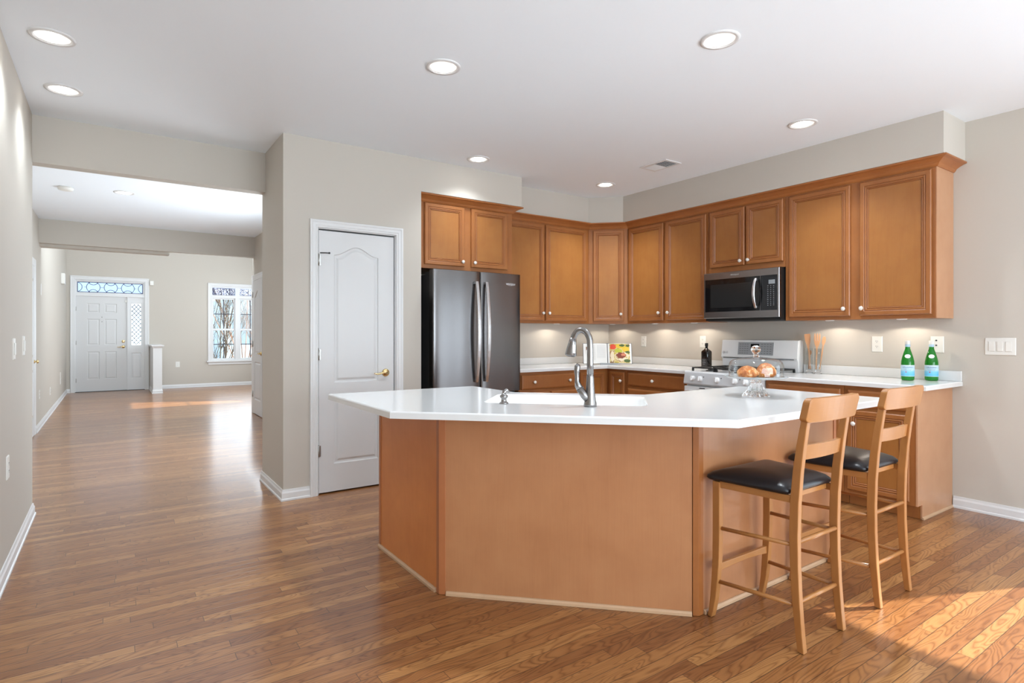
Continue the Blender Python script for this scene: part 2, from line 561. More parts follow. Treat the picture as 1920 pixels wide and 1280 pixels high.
# rear wall behind the camera with a wide window
S('wall_rear', MB().box(-0.45, 5.12, -3.35, -3.2, 0, 0.2).box(-0.45, 5.12, -3.35, -3.2, 2.5, CZ).box(-0.45, -0.2, -3.35, -3.2, 0.2, 2.5).box(4.0, 5.12, -3.35, -3.2, 0.2, 2.5), WALL)
# hall's right wall with a glazed opening (6 to 8 m) and the wall beyond it with the closet door
S('wall_hall_right', MB().box(1.835, 1.95, 5.235, 5.9, 0, CZ).box(1.835, 1.95, 7.9, 9.89, 0, CZ).box(1.835, 1.95, 5.9, 7.9, 2.3, CZ).box(1.845, 3.45, 9.80, 9.888, 0, 4.2), WALL)
# front wall with the door and window openings
FY = 15.2
S('wall_front', MB().box(-0.785, -0.64, FY, FY + .15, 0, 4.2).box(0.60, 1.925, FY, FY + .15, 0, 4.2).box(3.05, 3.45, FY, FY + .15, 0, 4.2)
  .box(-0.64, 0.60, FY, FY + .15, 2.385, 4.2).box(1.925, 3.05, FY, FY + .15, 2.36, 4.2).box(1.925, 3.05, FY, FY + .15, 0, 0.60), WALL)
# living room right wall with its window
S('wall_living_right', MB().box(3.3, 3.45, 9.89, 9.95, 0, 4.2).box(3.3, 3.45, 9.95, 11.15, 0, 1.15).box(3.3, 3.45, 9.95, 11.15, 2.78, 4.2)
  .box(3.3, 3.45, 11.15, 15.2, 0, 4.2), WALL)
# soffits over the cabinets
SF = [(2.18, 4.51), (3.245, 4.51), (3.245, 4.775), (4.345, 4.775), (4.605, 4.50), (4.60, 1.532), (XR, 1.532), (XR, YB), (2.18, YB)]
S('wall_soffit', MB().prism(SF, 2.468, CZ), WALL)
# low newel wall beside the front door
hw = MB().box(0.70, 0.86, 14.05, 15.2, 0, 0.98)
sweep(hw, [(0.70, 15.2), (0.70, 14.05), (0.86, 14.05), (0.86, 15.2)], [(0, 0.945), (0.012, 0.95), (0.02, 0.965), (0.028, 0.98), (0, 0.98)])
hw.box(0.665, 0.895, 14.015, 15.2, 0.98, 1.005)
S('wall_newel', hw, TRIM, bevel=0.003)

# baseboards
BP = [(0, 0), (-0.019, 0), (-0.019, 0.012), (-0.013, 0.018), (-0.013, 0.056), (-0.008, 0.068), (-0.006, 0.082), (0, 0.082)]
BPR = [(-d, h) for d, h in BP]
def base2(side, path):
    mb = MB(); sweep(mb, path, BPR); return S('baseboard_' + side, mb, TRIM)
base2('left', [(-0.45, -3.2), (-0.45, 5.138), (-0.785, 5.138)])
base2('hall_left', [(-0.785, 9.30), (-0.785, 15.2)])
base2('front_left', [(-0.785, 15.2), (-0.715, 15.2)])
base2('front', [(0.86, 15.2), (3.3, 15.2)])
base2('newel', [(0.70, 15.2), (0.70, 14.05), (0.86, 14.05), (0.86, 15.2)])
base2('pantry', [(1.16, 5.235), (1.05, 5.235), (1.05, 4.51), (1.253, 4.51)])
base2('pantry_right', [(1.995, 4.51), (2.18, 4.51)])
base2('right', [(XR, 1.60), (XR, 0.35)])

# casings around openings; path runs bottom, up, across, down in the local xz plane
CP = [(0, 0), (0, 0.010), (0.006, 0.016), (0.016, 0.013), (0.022, 0.017), (0.040, 0.017), (0.050, 0.022), (0.058, 0.022), (0.062, 0.018), (0.062, 0)]
def casing(mb, x0, x1, z0, z1, M, w=0.062, closed=False):
    k = w / 0.062
    pr = [(-d * k, h) for d, h in CP]
    if closed:
        sweep(mb, [(x0, z0), (x0, z1), (x1, z1), (x1, z0)], pr, 0, M, True, 'xz')
    else:
        sweep(mb, [(x0, z0), (x0, z1), (x1, z1), (x1, z0)], pr, 0, M, False, 'xz')

# interior door slab: arch-topped upper panel, lower panel
MOULD = [(0, 0), (0.004, 0.008), (0.014, 0.011), (0.022, 0.010), (0.034, 0.003), (0.040, 0.002)]
def slab(mb, w, h, t, holes, M, mould=MOULD):
    mb.plate([[(0, 0), (w, 0), (w, h), (0, h)]] + [hf(0) for hf in holes], 0, 0, M)
    for hf in holes:
        mb.rings(hf, mould, None, M)
    mb.rings(rect(0, w, 0, h), [(0, 0), (0, t)], None, M, fill=0)

def lever(parent, p, M, m=BRASS, flip=-1):
    # rosette + curved lever; local -y towards the room, lever runs towards flip*x
    a = MB(M @ T(*p))
    R = Matrix.Rotation(radians(90), 4, 'X')
    a.lathe([(0.0, 0.016), (0.020, 0.014), (0.030, 0.008), (0.033, 0.0)][::-1], (0, 0, 0), 24, 0, R)
    a.lathe([(0.011, 0.0), (0.010, 0.045), (0.0, 0.052)], (0, 0, 0), 16, 0, R)
    pts = [(0, -0.045, 0), (flip * 0.02, -0.050, 0.004), (flip * 0.05, -0.050, 0.002), (flip * 0.08, -0.048, -0.006), (flip * 0.105, -0.046, -0.004), (flip * 0.115, -0.046, 0.002)]
    a.tube(pts, [0.010, 0.009, 0.008, 0.007, 0.006, 0.004], 10)
    return a.build('door_handle', m, parent)

def hinge(parent, x, y, z, M=Matrix.Identity(4)):
    a = MB(M).lathe([(0.007, 0), (0.007, 0.085)], (x, y, z - 0.042), 10)
    a.lathe([(0.004, 0), (0.005, 0.006), (0.0, 0.010)], (x, y, z + 0.043), 8)
    a.box(x - 0.016, x + 0.018, y + 0.003, y + 0.007, z - 0.042, z + 0.043)
    return a.build('hinge', HINGE, parent)

# pantry door (door_1)
d1 = MB(); M1 = T(DX0 + 0.010, 4.518, 0.012); w1 = 0.617; h1 = 2.037
slab(d1, w1, h1, 0.035, [arch(0.118, 0.482, 0.850, 1.855, 1.925), rect(0.118, 0.482, 0.215, 0.735)], M1)
door1 = S('door_1', d1, DOORW)
j = MB().box(DX0, DX0 + 0.006, 4.512, 4.62, 0, DZ).box(DX1 - 0.006, DX1, 4.512, 4.62, 0, DZ).box(DX0, DX1, 4.512, 4.62, DZ - 0.004, DZ)
casing(j, DX0, DX1, 0, DZ, T(0, 4.51, 0))
j.build('door_casing', TRIM, door1)
for z in (1.816, 1.084, 0.337): hinge(door1, DX0 + 0.006, 4.508, z)
lever(door1, (1.862, 4.518, 0.925), Matrix.Identity(4))
a = MB().tube([(1.322, 4.505, 1.872), (1.355, 4.485, 1.872), (1.385, 4.478, 1.872)], 0.004, 8); a.lathe([(0.007, 0), (0.007, 0.012)], (1.385, 4.478, 1.866), 10)
a.build('door_stop', mat('black_rubber', (0.03, 0.03, 0.03), 0.6), door1)

# hall closet door (door_2) in the hall's right wall
M2 = T(1.829, 9.745, 0) @ FACE_L
d2 = MB(); slab(d2, 0.66, 2.055, 0.02, [arch(0.115, 0.545, 0.93, 1.80, 1.89), rect(0.115, 0.545, 0.22, 0.80)], M2 @ T(0, -0.012, 0.01))
door2 = S('door_2', d2, DOORW)
c2 = MB(); casing(c2, -0.006, 0.666, 0, 2.07, M2 @ T(0, 0.006, 0), 0.09); c2.build('door_casing', TRIM, door2)
for z in (1.85, 1.08, 0.30): hinge(door2, -0.002, -0.016, z, M2)
lever(door2, (0.61, -0.012, 0.95), M2, BRASS, 1)

# hall left door (door_3), seen edge-on
M3 = T(-0.785, 8.36, 0) @ RZ(radians(90))
d3 = MB(); slab(d3, 0.80, 2.055, 0.012, [rect(0.12, 0.68, 0.22, 0.80), rect(0.12, 0.68, 0.95, 1.90)], M3 @ T(0, -0.005, 0.01))
door3 = S('door_3', d3, DOORW)
c3 = MB(M3 @ Matrix.Diagonal((1, 0.5, 1, 1))); casing(c3, -0.006, 0.806, 0, 2.07, Matrix.Identity(4), 0.09); c3.build('door_casing', TRIM, door3)
kb = MB(M3 @ T(0.74, -0.005, 0.905)); kb.lathe([(0.024, 0), (0.024, 0.005), (0.010, 0.008), (0.010, 0.018), (0.021, 0.025), (0.023, 0.033), (0.017, 0.042), (0.0, 0.045)], (0, 0, 0), 20, 0, Matrix.Rotation(radians(90), 4, 'X'))
kb.build('door_knob', BRASS, door3)

# front door unit (door_4): slab, sidelight, transom in one frame
M4 = T(0, FY + 0.03, 0)
d4 = MB()
fw = 0.905
hs = []
for (x0, x1) in ((0.195, 0.410), (0.500, 0.715)):
    hs += [rect(x0, x1, 0.255, 0.845), rect(x0, x1, 0.985, 1.545), rect(x0, x1, 1.68, 1.875)]
slab(d4, fw, 2.03, 0.04, hs, T(-0.63, FY + 0.03, 0.012), [(0, 0), (0.006, 0.008), (0.02, 0.009), (0.035, 0.002)])
door4 = S('door_4', d4, DOORW)
fr = MB()
x0, x1 = -0.64, 0.60
for bx in ((x0, x0 + 0.01, 0, 2.385), (0.275, 0.30, 0, 2.05), (x1 - 0.012, x1, 0, 2.385)):
    fr.box(bx[0], bx[1], FY + 0.0, FY + 0.12, bx[2], bx[3])
fr.box(x0 + 0.001, x1 - 0.001, FY + 0.002, FY + 0.118, 2.045, 2.10).box(x0 + 0.001, x1 - 0.001, FY + 0.002, FY + 0.118, 2.365, 2.384)
casing(fr, x0, x1, 0, 2.385, T(0, FY, 0), 0.08)
# sidelight panel with a tall opening for its glass
SL = T(0.30, FY + 0.03, 0.0)
fr.plate([[(0, 0), (0.288, 0), (0.288, 2.045), (0, 2.045)], rect(0.055, 0.233, 0.99, 1.91)(0), rect(0.05, 0.238, 0.26, 0.82)(0)], 0, 0, SL)
fr.rings(rect(0.05, 0.238, 0.26, 0.82), [(0, 0), (0.006, 0.008), (0.02, 0.009), (0.035, 0.002)], None, SL)
fr.rings(rect(0.055, 0.233, 0.99, 1.91), [(0, 0), (-0.014, -0.006), (-0.014, 0.0)], None, SL, fill=None)
fr.rings(rect(0.055, 0.233, 0.99, 1.91), [(0, 0), (0, 0.04)], None, SL, fill=None)
fr.box(x0, x1, FY - 0.01, FY + 0.12, 0.0, 0.010, 1)
# transom sash
fr.plate([[(x0 + .004, 2.06), (x1 - .004, 2.06), (x1 - .004, 2.38), (x0 + .004, 2.38)], [(-0.605, 2.125), (0.565, 2.125), (0.565, 2.345), (-0.605, 2.345)]], FY + 0.04)
fr.build('door_frame', [TRIM, SLOT], door4)
MB().box(-0.605, 0.565, FY + 0.05, FY + 0.056, 2.125, 2.345).build('transom_glass', TPANE, door4)
MB().box(0.355, 0.533, FY + 0.05, FY + 0.056, 0.99, 1.91).build('sidelight_glass', PANE, door4)
cm = MB()
yc = FY + 0.045
def seg2(mb, pts, r=0.006, y=yc, closed=False):
    mb.tube([(p[0], y, p[1]) for p in pts], r, 6, closed=closed)
tx0, tx1, tz0, tz1 = -0.600, 0.560, 2.130, 2.340
seg2(cm, [(tx0, tz0), (tx1, tz0)], 0.008); seg2(cm, [(tx0, tz1), (tx1, tz1)], 0.008)
seg2(cm, [(tx0, tz0), (tx0, tz1)], 0.008); seg2(cm, [(tx1, tz0), (tx1, tz1)], 0.008)
tw = tx1 - tx0; zc = (tz0 + tz1) / 2
for k in range(3):
    cx = tx0 + tw * (0.235 + 0.265 * k)
    seg2(cm, arc(cx, zc, 0.118, radians(118), radians(242), 12)); seg2(cm, arc(cx, zc, 0.118, radians(-62), radians(62), 12))
    seg2(cm, arc(cx, tz1 + 0.035, 0.09, radians(205), radians(335), 10)); seg2(cm, arc(cx, tz0 - 0.035, 0.09, radians(25), radians(155), 10))
    seg2(cm, [(cx - 0.155, zc), (cx - 0.118, zc)], 0.004); seg2(cm, [(cx + 0.118, zc), (cx + 0.155, zc)], 0.004)
seg2(cm, arc(tx0 - 0.02, zc, 0.10, radians(-70), radians(70), 10)); seg2(cm, arc(tx1 + 0.02, zc, 0.10, radians(110), radians(250), 10))
cm.build('transom_leading', CAME, door4)
cm = MB()
n = 10
for k in range(-2, n):
    for sgn in (1, -1):
        z0 = 0.99 + k * 0.092; L = []
        for q in range(9):
            x = 0.357 + 0.174 * q / 8
            z = z0 + (0.21 * q / 8 if sgn > 0 else 0.21 * (1 - q / 8))
            if 0.992 <= z <= 1.908: L.append((x, z))
        if len(L) > 1: seg2(cm, L, 0.0055)
cm.build('sidelight_leading', CAMEK, door4)
for z in (1.77, 1.05, 0.25): hinge(door4, -0.632, FY + 0.022, z)
lever(door4, (0.205, FY + 0.03, 0.955), Matrix.Identity(4))
db = MB(T(0.205, FY + 0.03, 1.075)).lathe([(0.032, 0), (0.030, 0.010), (0.018, 0.014), (0.0, 0.016)], (0, 0, 0), 20, 0, Matrix.Rotation(radians(90), 4, 'X'))
db.box(-0.004, 0.004, -0.030, -0.014, -0.018, 0.018).build('deadbolt', BRASS, door4)
pk = MB()
for z in (1.60, 1.50): pk.lathe([(0.010, 0), (0.010, 0.006), (0.0, 0.006)], (0, 0, 0), 12, 0, T(-0.175, FY + 0.03, z) @ Matrix.Rotation(radians(90), 4, 'X'))
pk.build('peephole', HINGE, door4)
MB().box(0.235, 0.268, FY + 0.008, FY + 0.03, 1.925, 1.975).build('door_sensor', PLAST, door4, bevel=0.003)

# window_1: front window, two tall sashes with a muntin grid under two leaded transoms
wx0, wx1, wz0, wz1 = 1.925, 3.05, 0.60, 2.36
wb = MB()
casing(wb, wx0, wx1, wz0, wz1, T(0, FY, 0), 0.075)
for (a0, a1, b0, b1) in ((wx0, wx0 + 0.02, wz0, wz1), (2.44, 2.535, wz0, wz1), (wx1 - 0.02, wx1, wz0, wz1)):
    wb.box(a0, a1, FY + 0.002, FY + 0.118, b0, b1)
for z0, z1 in ((wz0, wz0 + 0.03), (2.085, 2.155), (wz1 - 0.03, wz1)):
    wb.box(wx0, wx1, FY + 0.0, FY + 0.12, z0, z1)
window1 = S('window_1', wb, TRIM)
MB().box(wx0 - 0.10, wx1 + 0.10, FY - 0.05, FY + 0.02, wz0 - 0.03, wz0 + 0.005).box(wx0 - 0.07, wx1 + 0.07, FY - 0.02, FY, wz0 - 0.09, wz0 - 0.03).build('window_sill', TRIM, window1, bevel=0.004)
for (a0, a1) in ((wx0 + 0.02, 2.44), (2.535, wx1 - 0.02)):
    sb = MB(); mu = MB()
    for (z0, z1, dy) in ((wz0 + 0.03, 1.345, 0.03), (1.335, 2.085, 0.045)):
        sb.rings(rect(a0, a1, z0, z1), [(0, 0), (0.028, 0), (0.028, 0.02)], None, T(0, FY + dy, 0), fill=None)
        zc2 = (z0 + z1) / 2; xc = (a0 + a1) / 2
        mu.box(a0 + 0.025, a1 - 0.025, FY + dy + 0.006, FY + dy + 0.02, zc2 - 0.010, zc2 + 0.010)
        mu.box(xc - 0.010, xc + 0.010, FY + dy + 0.006, FY + dy + 0.02, z0 + 0.025, z1 - 0.025)
    sb.build('window_sash', TRIM, window1)
    mu.build('window_muntin', MUNT, window1)
    MB().box(a0 + 0.02, a1 - 0.02, FY + 0.062, FY + 0.066, wz0 + 0.05, 2.07).build('window_glass', PANE, window1)
    MB().box(a0, a1, FY + 0.062, FY + 0.066, 2.155, wz1 - 0.03).build('transom_glass', TPANE, window1)
    ld = MB(); y5 = FY + 0.055; zc3 = 2.24; xc = (a0 + a1) / 2; hw2 = (a1 - a0) / 2 - 0.02
    seg2(ld, [(xc, 2.165), (xc, 2.32)], 0.004, y5); seg2(ld, [(xc - hw2, zc3), (xc + hw2, zc3)], 0.004, y5)
    for sg in (1, -1):
        seg2(ld, [(xc - hw2 + 2 * hw2 * q / 16, zc3 + sg * 0.055 * cos(3 * pi * (q / 16 - 0.5))) for q in range(17)], 0.006, y5)
        seg2(ld, arc(xc + sg * (hw2 - 0.03), zc3, 0.055, 0, 2 * pi, 14), 0.005, y5)
    seg2(ld, [(xc + (hw2) * sgx, zc3 + 0.075 * sgz) for sgx, sgz in ((-1, -1), (1, -1), (1, 1), (-1, 1), (-1, -1))], 0.006, y5)
    ld.build('transom_leading', CAME, window1)

# other windows, outside the picture but lighting it
def plain_window(name, M, w, z0, z1, cols=2, rows=2):
    a = MB(M); casing(a, 0, w, z0, z1, Matrix.Identity(4), 0.07)
    a.rings(rect(0, w, z0, z1), [(0, 0), (0.05, 0), (0.05, 0.05)], None, T(0, 0.04, 0), fill=None)
    for k in range(1, cols): a.box(w * k / cols - 0.02, w * k / cols + 0.02, 0.04, 0.07, z0, z1)
    for k in range(1, rows): a.box(0, w, 0.05, 0.065, z0 + (z1 - z0) * k / rows - 0.01, z0 + (z1 - z0) * k / rows + 0.01)
    o = S(name, a, TRIM)
    MB(M).box(0.04, w - 0.04, 0.075, 0.08, z0 + .04, z1 - .04).build('window_glass', PANE, o)
    return o
plain_window('window_2', T(-0.2, -3.2, 0) @ T(4.2, 0, 0) @ RZ(pi), 4.2, 0.2, 2.5, 4, 2)
plain_window('window_3', T(3.3, 11.15, 0) @ FACE_L, 1.20, 1.15, 2.78, 1, 2)
plain_window('door_5', T(XR, GY1, 0) @ FACE_L, GY1 - GY0, 0.02, GZ, 2, 1)
plain_window('window_4', T(1.835, 7.9, 0) @ FACE_L, 2.0, 0.02, 2.3, 2, 1)

# ------------------------------------------------------------------ outside, seen through the front window
S('ground', MB().box(-60, 60, 15.5, 90, -0.6, -0.4), mat('snow_ground', (0.75, 0.77, 0.80), 0.9))
BARK = mat('bark', (0.13, 0.10, 0.075), 0.9)
def bare_tree(x, y, h, lean, seed, label, m=None):
    rnd = random.Random(seed)
    mb = MB()
    def branch(p, d, L, r, dep):
        pts = [p]; q = Vector(p); dd = Vector(d).normalized()
        for k in range(4):
            dd = (dd + Vector((rnd.uniform(-.14, .14), rnd.uniform(-.14, .14), rnd.uniform(0, .1)))).normalized()
            q = q + dd * (L / 4); pts.append(tuple(q))
        mb.tube(pts, [r * (1 - 0.14 * i) for i in range(5)], 6)
        if dep > 0:
            for k in range(4 if dep > 1 else 3):
                i = rnd.choice((1, 2, 3, 4))
                nd = (dd + Vector((rnd.uniform(-.8, .8), rnd.uniform(-.5, .5), rnd.uniform(.1, .7)))).normalized()
                branch(pts[i], nd, L * rnd.uniform(.4, .65), r * 0.5, dep - 1)
    for k in range(9):
        a = rnd.uniform(-0.42, 0.42) + lean
        branch((x + a * 0.4, y + rnd.uniform(-.2, .2), -0.4), (a * 1.3, rnd.uniform(-.2, .2), 1), h * rnd.uniform(.8, 1.15), 0.022, 3)
    o = mb.build('bare_tree', m or BARK)
    return tag(o, label, 'tree', 'bare trees outside the front window')
bare_tree(2.55, 18.2, 2.6, 0.0, 3, 'multi-stemmed bare tree seen through the left sash of the front window')
bare_tree(4.35, 20.6, 2.6, 0.15, 5, 'bare leaning tree seen through the right sash of the front window')
bare_tree(4.6, 26.5, 5.4, 0.0, 11, 'reddish brown bare tree farther off, behind the multi-stemmed one outside the front window', mat('bark_reddish', (0.30, 0.17, 0.11), 0.9))
hs_ = thing('house', 'pale blue house standing beyond the bare trees outside the front window', 'house', (6, 34, -0.4))
MB().box(4.7, 15, 33, 41, -0.4, 3.0).build('wall', mat('house_siding', srgb(190, 214, 224), 0.8), hs_)
r = MB(); r.prism([(33.0 - 0.4, 3.0), (41.4, 3.0), (37.0, 5.6)], 4.4, 15.3, 0, Matrix(((0, 0, 1, 0), (1, 0, 0, 0), (0, 1, 0, 0), (0, 0, 0, 1))))
r.build('roof', mat('house_roof', srgb(214, 206, 204), 0.9), hs_)
for hx in (5.2, 7.8, 10.4):
    w_ = MB().box(hx, hx + 1.1, 32.96, 33.02, 0.7, 2.2).build('window', mat('house_window', srgb(110, 130, 140), 0.2), hs_)

# ------------------------------------------------------------------ ceiling fittings
def can(x, y, label, z=CZ, e=25):
    t = thing('recessed_light', label, 'ceiling light', (x, y, z), 'recessed ceiling lights')
    MB().lathe([(0.098, 0), (0.097, -0.005), (0.078, -0.007), (0.074, 0.002), (0.074, 0.002)], (x, y, z), 40, caps=False).build('trim_ring', TRIM, t)
    MB().lathe([(0.076, -0.001), (0.070, -0.004), (0.060, -0.0025)], (x, y, z), 40, caps=False).build('reflector', REFL, t)
    MB().lathe([(0.0, -0.006), (0.050, -0.006), (0.0585, -0.004), (0.0595, -0.002)], (x, y, z), 40, caps=False).build('lens', LENS, t)
    l = lamp('lamp', 'SPOT', (x, y, z - 0.02), e * 3.0, (0.84, 0.93, 1.0), spot_size=radians(125), spot_blend=0.9, shadow_soft_size=0.06)
    l.parent = t; l.matrix_parent_inverse = wm(t).inverted()
    return t
can(1.532, 2.887, 'recessed ceiling light over the middle of the kitchen, above the island end near the pantry')
can(2.551, 1.814, 'largest recessed ceiling light, above the island near the bar stools')
can(4.064, 2.206, 'recessed ceiling light near the soffit over the two large wall cabinets')
can(2.592, 4.243, 'recessed ceiling light in front of the refrigerator', e=12)
can(4.091, 4.243, 'recessed ceiling light near the corner wall cabinet, beyond the air vent')
can(-0.248, 3.724, 'recessed ceiling light by the left wall, nearer one of the two', e=9)
can(-0.245, 4.492, 'recessed ceiling light by the left wall, just before the hall beam', e=9)
can(0.108, 7.409, 'small recessed ceiling light in the hall beyond the beam')
sdt = MB().lathe([(0.068, 0), (0.068, -0.012), (0.060, -0.030), (0.035, -0.036), (0.0, -0.037)], (-0.391, 7.482, CZ), 28)
tag(sdt.build('smoke_detector', PLAST), 'white round smoke detector on the hall ceiling beside the small light', 'smoke detector')
vt = thing('air_vent', 'white rectangular air vent grille in the kitchen ceiling', 'vent', (4.02, 3.47, CZ))
MB().rings(rect(3.918, 4.122, 3.322, 3.625), [(0, 0), (0, -0.006), (0.022, -0.008), (0.026, 0.0)], None, Matrix(((1, 0, 0, 0), (0, 0, 1, 0), (0, 1, 0, CZ), (0, 0, 0, 1))), fill=None).build('frame', TRIM, vt)
MB().box(3.944, 4.096, 3.348, 3.599, CZ - 0.0015, CZ - 0.0005).build('backing', mat('vent_dark', (0.10, 0.10, 0.11), 0.8), vt)
sl = MB()
for k in range(12):
    y = 3.352 + k * 0.0205
    ang = 0.9 if k < 6 else -0.9
    sl.box(3.944, 4.096, -0.009, 0.009, -0.0008, 0.0008, 0, T(0, y + 0.008, CZ - 0.006) @ Matrix.Rotation(ang * 0.6, 4, 'X'))
sl.box(3.944, 4.096, 3.470, 3.476, CZ - 0.010, CZ - 0.001)
sl.build('louvres', TRIM, vt)

# ------------------------------------------------------------------ cabinets
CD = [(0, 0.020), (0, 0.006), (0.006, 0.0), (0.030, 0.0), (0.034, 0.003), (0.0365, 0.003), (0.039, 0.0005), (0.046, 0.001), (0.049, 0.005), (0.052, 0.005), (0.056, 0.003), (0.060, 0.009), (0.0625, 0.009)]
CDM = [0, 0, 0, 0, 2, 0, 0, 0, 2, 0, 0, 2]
def knob(parent, x, z, M):
    a = MB(M @ T(x, 0, z) @ Matrix.Rotation(radians(90), 4, 'X'))
    a.lathe([(0.008, 0), (0.005, 0.008), (0.0055, 0.012), (0.014, 0.016), (0.0165, 0.021), (0.014, 0.027), (0.006, 0.030), (0, 0.0305)], (0, 0, 0), 20)
    return a.build('knob', PORC, parent)
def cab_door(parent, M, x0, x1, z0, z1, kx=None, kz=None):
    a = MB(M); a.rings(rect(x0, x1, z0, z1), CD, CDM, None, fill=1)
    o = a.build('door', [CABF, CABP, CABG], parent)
    if kx is not None: knob(o, kx, kz, M)
    return o
def drawer(parent, M, x0, x1, z0, z1, knobs):
    a = MB(M); a.rings(rect(x0, x1, z0, z1), [(0, 0.02), (0, 0.008), (0.004, 0.004), (0.012, 0.001), (0.016, 0)], None, None, fill=0)
    o = a.build('drawer', CABF, parent)
    for kx in knobs: knob(o, kx, (z0 + z1) / 2, M)
    return o

UB, UT = 1.357, 2.43
# over the refrigerator
def MF(y): return T(0, y, 0)
u = thing('wall_cabinet', 'short two-door maple cabinet above the refrigerator', 'cabinet', (2.69, 4.86, 1.82), 'maple wall cabinets')
MB().box(2.183, 3.19, 4.60, YB - 0.003, 1.825, 2.43).build('body', CABF, u, bevel=0.001)
cab_door(u, MF(4.578), 2.250, 2.652, 1.858, 2.400, 2.625, 1.900)
cab_door(u, MF(4.578), 2.725, 3.128, 1.858, 2.400, 2.752, 1.900)
# back wall
u = thing('wall_cabinet', 'tall two-door maple wall cabinet on the back wall beside the refrigerator', 'cabinet', (3.78, 4.95, UB), 'maple wall cabinets')
MB().box(3.193, 4.373, 4.805, YB - 0.003, UB, UT).build('body', CABF, u, bevel=0.001)
cab_door(u, MF(4.783), 3.24, 3.735, 1.385, 2.392, 3.708, 1.462)
cab_door(u, MF(4.783), 3.757, 4.335, 1.385, 2.392, 3.790, 1.462)
# diagonal corner
u = thing('wall_cabinet', 'narrow diagonal one-door maple wall cabinet in the corner', 'cabinet', (4.75, 4.85, UB), 'maple wall cabinets')
MB().prism([(4.376, 4.805), (4.683, 4.506), (XR - 0.003, 4.506), (XR - 0.003, YB - 0.003), (4.376, YB - 0.003)], UB, UT).build('body', CABF, u)
dl = math.hypot(4.683 - 4.376, 4.805 - 4.506); da = math.atan2(4.506 - 4.805, 4.683 - 4.376)
MDg = T(4.376, 4.805, 0) @ RZ(da) @ T(0, -0.022, 0)
cab_door(u, MDg, 0.050, dl - 0.042, 1.385, 2.392, dl - 0.075, 1.462)
# right wall: local x runs towards the camera, from y = 4.50
def MR(x): return T(x, 4.503, 0) @ FACE_L
def ly(y): return 4.503 - y
u = thing('wall_cabinet', 'tall two-door maple wall cabinet between the corner and the microwave', 'cabinet', (4.83, 3.98, UB), 'maple wall cabinets')
MB().box(4.687, XR - 0.003, 3.457, 4.503, UB, UT).build('body', CABF, u, bevel=0.001)
cab_door(u, MR(4.665), ly(4.478), ly(3.998), 1.385, 2.392, ly(4.045), 1.462)
cab_door(u, MR(4.665), ly(3.960), ly(3.476), 1.385, 2.392, ly(3.925), 1.462)
u = thing('wall_cabinet', 'short two-door maple wall cabinet directly above the microwave', 'cabinet', (4.83, 3.07, 1.82), 'maple wall cabinets')
MB().box(4.687, XR - 0.003, 2.692, 3.454, 1.815, UT).build('body', CABF, u, bevel=0.001)
cab_door(u, MR(4.665), ly(3.432), ly(3.068), 1.865, 2.392, ly(3.100), 1.905)
cab_door(u, MR(4.665), ly(3.050), ly(2.705), 1.865, 2.392, ly(3.022), 1.905)
u = thing('wall_cabinet', 'large two-door maple wall cabinet at the end of the right wall', 'cabinet', (4.83, 2.15, UB), 'maple wall cabinets')
MB().box(4.687, XR - 0.003, 1.607, 2.689, UB, UT).build('body', CABF, u, bevel=0.001)
cab_door(u, MR(4.665), ly(2.652), ly(2.165), 1.385, 2.392, ly(2.205), 1.440)
cab_door(u, MR(4.665), ly(2.095), ly(1.628), 1.385, 2.392, ly(2.075), 1.440)
tag(MB().box(4.687, XR - 0.003, 1.600, 1.606, UB, UT).build('side_panel', ENDP, u), 'pale maple end panel')

CR = [(0, 2.425), (0.006, 2.425), (0.014, 2.432), (0.020, 2.440), (0.034, 2.447), (0.058, 2.456), (0.074, 2.459), (0.080, 2.461), (0.080, 2.468), (0, 2.468)]
CR = [(d, 2.405 + (h - 2.425) * 1.45) for d, h in CR]
cr = MB(); sweep(cr, [(3.195, 4.805), (4.380, 4.805), (4.688, 4.504), (4.688, 1.600), (XR - 0.002, 1.600)], CR)
tag(cr.build('crown_molding', CROWN), 'maple crown molding running above the wall cabinets round the corner', 'molding')
cr = MB(); sweep(cr, [(2.184, 4.598), (3.192, 4.598), (3.192, 4.718)], CR)
tag(cr.build('crown_molding', CROWN), 'short maple crown molding above the refrigerator cabinet', 'molding')

# base cabinets
CT, CB = 0.907, 0.875       # worktop top and underside
b = thing('base_cabinet', 'maple base cabinet on the back wall beside the refrigerator, drawer with two knobs', 'cabinet', (3.7, 4.8, 0))
MB().box(3.21, 3.96, 4.515, YB - 0.003, 0.10, CB - 0.002).box(3.21, 3.96, 4.58, YB - 0.003, 0.002, 0.10).build('body', CABF, b)
drawer(b, MF(4.493), 3.235, 3.935, 0.705, 0.845, [3.378, 3.825])
cab_door(b, MF(4.493), 3.235, 3.570, 0.13, 0.672, 3.54, 0.62); cab_door(b, MF(4.493), 3.600, 3.935, 0.13, 0.672, 3.63, 0.62)
b = thing('base_cabinet', 'maple corner base cabinet with a narrow door in the inside corner', 'cabinet', (4.6, 4.75, 0))
MB().prism([(3.962, 4.515), (4.387, 4.515), (4.387, 4.235), (XR - 0.003, 4.235), (XR - 0.003, YB - 0.003), (3.962, YB - 0.003)], 0.10, CB - 0.002).prism([(3.962, 4.58), (4.46, 4.58), (4.46, 4.235), (XR - 0.003, 4.235), (XR - 0.003, YB - 0.003), (3.962, YB - 0.003)], 0.002, 0.10).build('body', CABF, b)
cab_door(b, MF(4.493), 3.985, 4.330, 0.13, 0.845)
cab_door(b, MR(4.365), ly(4.468), ly(4.255), 0.13, 0.845, ly(4.292), 0.755)
b = thing('base_cabinet', 'maple drawer base cabinet immediately left of the stove', 'cabinet', (4.68, 3.85, 0))
